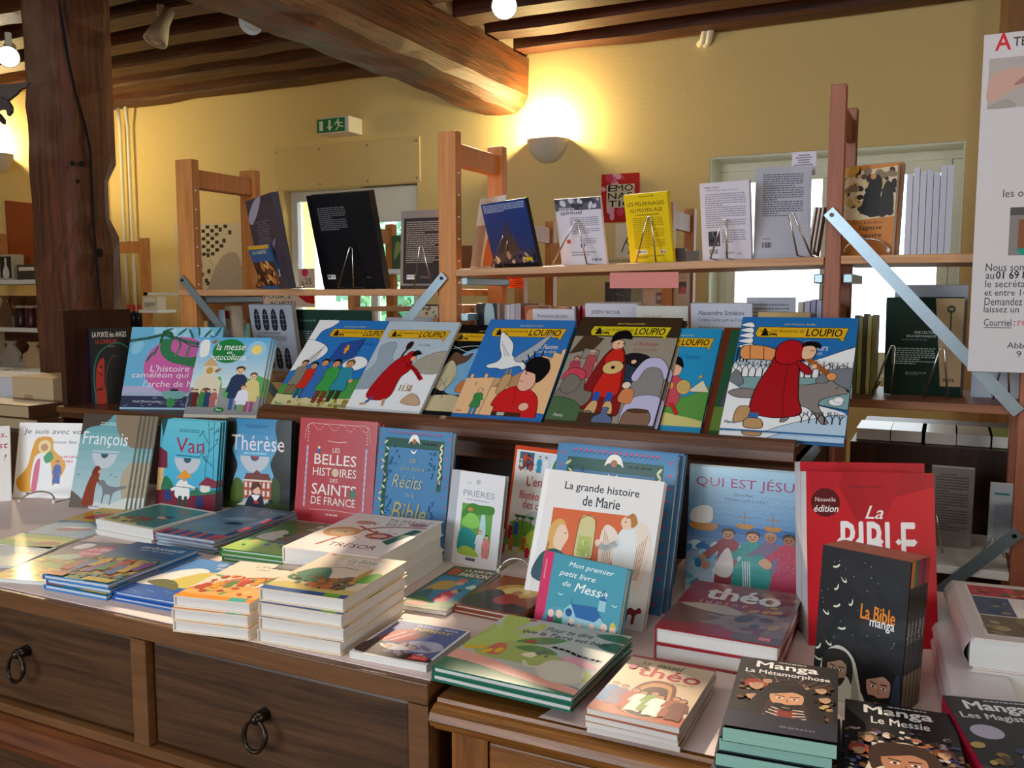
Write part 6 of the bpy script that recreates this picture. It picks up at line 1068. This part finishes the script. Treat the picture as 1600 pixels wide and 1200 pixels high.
def card(name, label, q, y, c, art=None, cat='card', t=.0015):
    (u0, v0), (u1, v1) = q; p = ony(u0, v0, y); r = ony(u1, v1, y); w = abs(r.x-p.x); h = abs(p.z-r.z)
    M = Matrix.Translation((p.x, y, r.z)) @ Matrix.Rotation(R(90), 4, 'X'); root = empty(name, M, label, cat); B((0, 0, -t), (w, h, 0), c).build('sheet', MATT, root)
    if art: A = Art(w, h); art(A); A.m.build('print', MATT, root)
    return root
card('shelf_label', 'pink blank card hanging under the rack shelf by the yellow paperback', ((953, 426), (1060, 450)), 2.243, 'd88a84')
card('shelf_label', 'small orange note hanging behind the rack bracket', ((795, 432), (818, 450)), 2.6, 'd8582c', lambda A: A.tx(8, 10, 90, 90, 4, '8a2a1a'))
def mono(A):
    A.r(0, 0, 100, 100, 'c02a28'); blot(A, ['e07a9a', 'e8b0c0', 'd84a6a'], 16, 0, 10, 60, 100, 12); A.r(14, 30, 88, 78, 'd8ceb0')
    for s, x, y in (('E', 18, 64), ('MO', 38, 64), ('NAS', 18, 48), ('TIC', 18, 32)): A.t(s, x, y, x+(22 if len(s) == 1 else 46 if len(s) == 2 else 64), y+13, '221c1c', .015)
card('poster', 'red poster with black block letters pinned to the far wall', ((940, 273), (998, 346)), 5.285, 'c02a28', mono, 'poster')
def grid(A):
    A.r(0, 0, 100, 100, 'd8ccb0'); rn = random.Random(8)
    for i in range(9):
        for j in range(8):
            if (i+j) % 2 and (i < 6 or rn.random() < .2): A.r(24+i*5.6, 94-j*4.6, 28.6+i*5.6, 98-j*4.6, '3a3226')
    for i in range(40): x, y = rn.choice(((rn.uniform(20, 34), rn.uniform(2, 42)), (rn.uniform(10, 96), rn.uniform(2, 92)))); A.r(x, y, x+4, y+5, '4a3c2c')
    A.s('b0a494', '40,5 44,30 60,60 80,62 88,20 90,5')
    for i in range(12): A.line('a8987a', .4, [(rn.uniform(10, 90), rn.uniform(10, 90)), (rn.uniform(10, 90), rn.uniform(10, 90))])
card('photo_map', 'beige wall map covered with small square photographs behind the rack', ((272, 352), (400, 480)), 5.29, 'd8ccb0', grid, 'map')
card('shelf_label', 'cream label strip on the far shelf behind the yellow paperback', ((950, 404), (986, 412)), 3.55, 'd8d2a8', lambda A: A.t('EURS DE LIMON', 6, 25, 94, 80, '222', .01))
card('leaflet', 'white leaflet with a running figure on the far shelf', ((962, 350), (994, 402)), 3.75, 'e0d8c4', lambda A: (A.l('222', 5, '60,60 44,40 30,16'), A.l('222', 4, '50,50 70,30 64,10'), A.e('222', 64, 70, 6)), 'leaflet')
card('sale_sign', 'white handwritten sale sign with red border beside the glazed door', ((408, 456), (492, 480)), 5.25, 'f0e4e0', lambda A: (A.t('POUR 2', 6, 56, 56, 84, '333', .01), A.t('ACHETÉS', 16, 14, 66, 44, '333', .01), A.p('d0202c', '60,100 100,100 100,20 84,30')), 'sign')
card('toy_sign', 'small pink dotted sign by the glazed door', ((466, 420), (492, 450)), 5.25, 'f0e0e0', lambda A: (A.e('e04080', 40, 80, 20), A.t('25', 40, 20, 80, 50, '333')), 'sign')
# far pine rack
fr = empty('far_pine_rack', (-2.2, 3.8, 0), 'far pine rack with books between the near rack and the wall', 'shelving')
def fpart(a, b, n, mat, **k): return part(B(a, b), n, mat, fr, **k)
FY = 3.8
for u, vt in ((607, 350), (858, 346), (1077, 326)):
    p = ony(u, vt, FY); fpart((p.x-.02, FY, 0), (p.x+.022, FY+.04, p.z), 'post', PINE); fpart((p.x-.02, FY-.32, 0), (p.x+.022, FY-.28, p.z), 'post', PINE); fpart((p.x-.012, FY-.28, p.z-.1), (p.x+.012, FY, p.z-.03), 'rail', PINE)
xl, xr_ = ony(607, 400, FY).x, ony(1077, 400, FY).x
for v, yz in ((415, 3.55), (482, 3.5), (560, 3.5)): z = ony(1020, v, yz).z-.001; fpart((xl+.02, FY-.32, z-.02), (xr_-.02, FY+.04, z), 'shelf', WHITE if v == 415 else PINEX)
rn = random.Random(12); FG = 'books on the far pine rack'
def fbook(label, u0, u1, v0, v1, y, c, art=None, t=.03): return stand('paperback', label, (u0, v1), (u1, v1), (u0, v0), t, art, c, y=y, yaw=0, lean=0, zb=ony(1020, v1, y).z if v1 > 415 or y < 3.54 or v1 == 415 else None)
fbook('black book with white speckles on the far rack', 945, 984, 441, 482, 3.5, '1c1a18', lambda A: (A.r(0, 0, 100, 100, '1c1a18'), blot(A, ['8a8478'], 24, 30, 10, 80, 60, 2)))
fbook('moss coloured book beside the speckled black one on the far rack', 985, 1000, 447, 482, 3.5, '8a8a5a')
fbook('beige book with small sepia portrait on the far rack', 1004, 1036, 444, 482, 3.5, 'c8ac8a', lambda A: (A.r(0, 0, 100, 100, 'c8ac8a'), A.t('Fénelon', 20, 78, 74, 90, '8a5a3a', 0, .2), A.r(64, 20, 96, 66, '6a4030'), A.e('b89880', 80, 44, 12)))
fbook('beige book with red portrait on the far rack', 1038, 1074, 424, 482, 3.5, 'c8ac8a', lambda A: (A.r(0, 0, 100, 100, 'c8ac8a'), A.r(62, 40, 94, 72, '3a1a1a'), A.s('b83030', '66,42 70,58 88,58 92,42'), A.t('JEAN', 62, 78, 90, 84, '543')))
for i, (u0, u1, v0, c) in enumerate(((1052, 1070, 388, '6a6a70'), (1071, 1092, 392, '8a8a8c'), (860, 880, 380, 'b88a5a'), (716, 738, 384, '8a5a30'), (1022, 1045, 390, 'a09a90'))):
    fbook(('dark grey', 'mid grey', 'tan', 'brown', 'stone grey')[i]+' book on the upper board of the far rack', u0, u1, v0, 415, 3.55, c)
fbook('green painting book beside the far rack post by the glazed door', 612, 632, 368, 415, 3.55, '4a5a3a', lambda A: (A.r(0, 0, 100, 100, '3f5a3a'), A.s('8a9a5a', '20,20 40,80 80,60')))
# lying books beyond the right bay
B((ony(1335, 700, 2.75).x, 2.62, .0), (ony(1620, 700, 2.62).x+.2, 3.2, 1.045)).build('low_table', DARKZ, label='low dark wooden cupboard behind the right end of the rack', cat='cupboard')
for i, (u, w_, v, c, k) in enumerate(((1338, 46, 676, 'd8d4cc', 'open white book'), (1392, 46, 672, '8a4a34', 'brown pictured paperback'), (1440, 52, 668, 'e8e4e0', 'white paperback with orange corner'), (1494, 48, 668, 'cfc8c0', 'white curled paperback'), (1548, 50, 668, '8ab040', 'green covered paperback'))):
    a_ = onz(u, v+12, 1.09); b_ = onz(u+w_, v+14, 1.09)
    M_ = Matrix.Translation((ony(u, 670, 2.66).x, 2.66, 1.0765))
    r_ = empty('paperback', M_, k+' lying on the low dark cupboard', 'book', 'books lying on the low cupboard'); m_ = MB(); m_.box((0, 0, 0), (.088, .18, .001), c); m_.box((0, 0, -.03), (.088, .18, -.029), c); m_.build('cover', INK, r_); B((.001, .001, -.0289), (.087, .179, -.0001)).build('pages', PAGES, r_)
    A = Art(.088, .18); A.r(0, 0, 100, 100, c); A.s(('c8a878', '4a5a6a', 'd8902a', 'c8b8a8', '5a8a20')[i], '10,20 30,80 80,70 90,30'); A.m.build('cover_print', INK, r_)
# garden side shelves on the left
lf = empty('white_shelf_unit', (-5, 4.0, 0), 'pine and white shelving with gift items behind the timber post', 'shelving')
def lpart(a, b, n, mat, **k): return part(B(a, b), n, mat, lf, **k)
LYY = 4.0
zs = [ony(30, 437, LYY).z, ony(30, 512, LYY).z, ony(30, 575, LYY).z]; x0 = ony(-120, 437, LYY).x; x1 = ony(66, 437, LYY).x
for z in zs: lpart((x0, LYY, z-.03), (x1, LYY+.3, z), 'shelf', WHITE, bevel=.003)
lpart((x1+.001, LYY, 0), (x1+.04, LYY+.3, ony(30, 455, LYY).z+.0), 'post', PINE); lpart((x0, LYY+.31, 0), (x1, LYY+.33, 1.44), 'back_board', JO)
z = ony(210, 457, 4.6).z; xq = ony(229, 457, 4.6).x; lpart((x1+.3, 4.6, z-.02), (xq-.03, 4.88, z), 'shelf', WHITE); p = ony(222, 372, 4.6)
lpart((p.x-.03, 4.6, 0), (p.x+.03, 4.64, p.z), 'post', PINE); lpart((p.x-.6, 4.6, p.z-.1), (p.x-.031, 4.63, p.z-.02), 'rail', PINE)
def onshelf(u0, u1, v0, z, name, label, c, y=LYY+.05, d=.08, kind=0, cat='gift'):
    a_ = ony(u0, v0, y); b_ = ony(u1, v0, y); w = b_.x-a_.x; h = a_.z-z; root = empty(name, (a_.x, y, z+.0005), label, cat)
    if kind == 'jar':
        m = MB(); m.lathe((w/2, d/2, 0), [(0, 0), (w*.48, 0), (w*.5, h*.1), (w*.5, h*.8), (w*.42, h*.88), (w*.42, h*.9)], 14, c); m.build('glass_jar', INK, root, smooth=True); m = MB(); m.lathe((w/2, d/2, h*.9), [(0, 0), (w*.46, 0), (w*.46, h*.1), (0, h*.1)], 14, 'b8a890'); m.build('lid', INK, root)
    elif kind == 'bottle':
        m = MB(); m.lathe((w/2, d/2, 0), [(0, 0), (w*.5, 0), (w*.5, h*.5), (w*.22, h*.72), (w*.18, h*.8)], 14, '16100c'); m.build('body', INK, root, smooth=True); m = MB(); m.lathe((w/2, d/2, h*.72), [(w*.24, 0), (w*.24, h*.27), (0, h*.28)], 12, c); m.build('cap', INK, root)
    elif kind == 'bag':
        m = MB(); rn_ = random.Random(int(u0)); rings = []
        for i in range(7):
            f = i/6; s = (.48, .5, .46, .42, .28, .16, .3)[i]; rings.append([(w/2+s*w*math.cos(6.283*k/10)*(1+rn_.uniform(-.15, .15)), d/2+s*d*math.sin(6.283*k/10)*(1+rn_.uniform(-.2, .2)), h*f) for k in range(10)])
        m.loft(rings, c); m.build('wrapped_bag', GLOSS, root); m = MB(); m.tube([(w*.36, d/2, h*.83), (w*.64, d/2-.01, h*.83)], .006, 6, 'c8a040'); m.build('tie', INK, root)
    else:
        m = MB(); m.box((0, 0, 0), (w, d, h), c); m.build('box', INK, root, bevel=.002); A = Art(w, h)
        if kind == 'statue': A.r(14, 8, 86, 92, '1c1a18'); A.s('d8d8dc', '34,10 30,34 44,60 42,78 50,88 58,78 56,60 70,34 66,10')
        else: A.r(10, 60, 90, 84, 'e8e0d0'); A.tx(16, 20, 84, 52, 3, '443')
        o = A.m.build('label_print', INK, root); o.matrix_local = Matrix.Translation((0, -.0004, 0)) @ Matrix.Rotation(R(90), 4, 'X')
onshelf(-4, 20, 398, zs[0], 'boxed_statue', 'small silver statue in a cream box on the upper white shelf', 'b8b09c', kind='statue'); onshelf(26, 56, 414, zs[0], 'gift_box', 'dark grey box with small label beside the boxed statue', '3c3a38'); onshelf(-30, -6, 366, zs[0], 'gift_box', 'tan and orange packet beside the boxed statue', 'b8784a')
onshelf(18, 32, 478, zs[1], 'honey_jar', 'dark honey jar nearest the cellophane bag', '2c100a', kind='jar', cat='jar'); onshelf(34, 48, 478, zs[1], 'honey_jar', 'dark red jam jar in the middle of the three jars', '4a120c', kind='jar', cat='jar'); onshelf(50, 63, 477, zs[1], 'honey_jar', 'brown jam jar nearest the timber post', '34140a', kind='jar', cat='jar')
onshelf(-14, 16, 462, zs[1], 'cellophane_bag', 'crinkled brown cellophane bag beside the jars', '5a3420', kind='bag', cat='bag'); onshelf(-10, 28, 532, zs[2], 'cellophane_bag', 'silvery cellophane bag with brown sweets on the lower white shelf', 'a8a098', kind='bag', cat='bag'); onshelf(26, 62, 534, zs[2], 'cellophane_bag', 'cellophane bag with yellow biscuits next to the silvery one', 'c8a880', kind='bag', cat='bag')
B((-6.249, onx(13, 400, -6.245).y, onx(13, 418, -6.245).z), (-6.235, onx(64, 400, -6.245).y, onx(13, 314, -6.245).z)).build('brown_panel', plain('brown_board', '9a4a22', .7, noise=.03), label='plain reddish brown board on the wall behind the timber post', cat='board')
zb = ony(200, 513, 4.6).z; lpart((x1+.3, 4.6, zb-.02), (xq-.03, 4.88, zb), 'shelf', WHITE)
for i, u in enumerate((190, 198, 206)): onshelf(u, u+7.5, 476, zb, 'bottle', 'dark bottle with red cap '+('nearest the timber post', 'in the middle of three behind the timber post', 'nearest the cream pipes')[i], 'c82034', y=4.68, kind='bottle', cat='bottle')
lpart((ony(218, 480, 4.5).x, 4.49, ony(222, 484, 4.5).z-.02), (ony(247, 480, 4.5).x, 4.66, ony(222, 484, 4.5).z), 'bracket_shelf', WHITE)
onshelf(222, 245, 463, ony(222, 484, 4.5).z, 'gift_box', 'small cream box with blue lid hanging beside the shelf post', 'd8cfb4', y=4.5)
# cardboard boxes and thick volumes at the bookcase end
def carton(u0, u1, v0, v1, y, d, label, c='d8b888'):
    a_ = ony(u0, v1, y); b_ = ony(u1, v0, y); r_ = empty('cardboard_box', (a_.x, y, a_.z), label, 'box'); w = b_.x-a_.x; h = b_.z-a_.z
    B((0, 0, 0), (w, d, h-.002), c).build('body', MATT, r_, bevel=.002); m = MB(); m.box((0, 0, h-.0015), (w, d*.49, h), c); m.box((0, d*.51, h-.0015), (w, d, h), c); m.build('flaps', MATT, r_); B((w*.3, -.0006, h*.3), (w*.5, -.0001, h*.6), 'b8946a').build('tape', MATT, r_)
carton(22, 82, 592, 655, 2.25, .2, 'tall cream cardboard box between the timber post and thick volumes', 'd0b48c'); carton(-60, 22, 590, 630, 2.3, .2, 'white cardboard box cut off beside the cream box', 'd8d4d8')
B((-3.9, 2.02, 0), (xa-.02, 2.66, ony(40, 655, 2.25).z-.001)).build('side_table', DARKZ, label='dark side table carrying boxes beside the bookcase end', cat='table')
for i, (v, w_) in enumerate(((633, 46), (659, 60))):
    p_ = ony(-60, v+24, 2.08); q_ = ony(w_, v+24, 2.08); M_ = Matrix.Translation((p_.x, 2.08, ony(0, 655, 2.25).z+.0005+.047*(1-i)))
    r_ = empty('thick_book', M_, ('thick old brown volume on top beside the cardboard boxes', 'thick old brown volume underneath beside the cardboard boxes')[i], 'book', 'thick brown volumes'); w = q_.x-p_.x; m = MB(); m.box((0, 0, .043), (w, .15, .046), '5a3a28'); m.box((0, 0, 0), (w, .15, .003), '5a3a28'); m.box((w-.003, 0, .003), (w, .15, .043), '5a3a28'); m.build('cover', INK, r_); B((0, .003, .003), (w-.003, .147, .043), 'd0b890').build('pages', PAGES, r_)
for i in range(6):
    u = 4+i*10; p_ = ony(u, 580, 3.2); r_ = empty('booklet', (p_.x, 3.2, ony(u, 586, 3.2).z), ('green', 'tan', 'pale blue', 'cream', 'white', 'mint')[i]+' small booklet end in the low row behind the timber post', 'book', 'small booklets behind the post')
    m = MB(); m.box((0, 0, 0), (.05, .1, .03), ('2a7a4a', 'c8b088', '9ab8b8', 'd8c8a8', 'd8d8d8', 'a8c8b8')[i]); m.build('cover', INK, r_); B((.003, -.001, .003), (.047, .099, .027)).build('pages', PAGES, r_)
p_ = ony(30, 590, 3.2); B((p_.x-.35, 3.18, 0), (p_.x+.35, 3.6, ony(30, 586.5, 3.2).z)).build('low_counter', WHITE, label='low white counter with booklets behind the timber post', cat='counter')
# hanging gull
y = 2.2; m = MB(); P_ = lambda u, v: ony(u, v, y)
def slab(q, c, dy): 
    f = [P_(u, v)+V((0, dy, 0)) for u, v in q]; g = [p+V((0, .012, 0)) for p in f]; m.loft([f, g], c)
slab([(-60, 150), (-30, 128), (0, 132), (45, 128), (40, 136), (30, 140), (24, 147), (10, 158), (-20, 165)], '5a524c', 0)
slab([(-50, 168), (-20, 150), (4, 152), (16, 158), (22, 168), (22, 176), (17, 182), (14, 172), (4, 172), (-20, 185)], '4c4644', -.013)
slab([(-10, 178), (2, 178), (10, 188), (9, 195), (4, 190), (-4, 188)], '3a2c34', -.012)
o = m.build('hanging_gull', INK, smooth=False, label='grey wooden gull hanging near the ceiling beside the timber post', cat='ornament')
m = MB(); q = P_(-20, 140); m.tube([q+V((0, .006, 0)), (q.x, q.y+.006, 2.93)], .0008, 4); m.build('thread', INK, o)
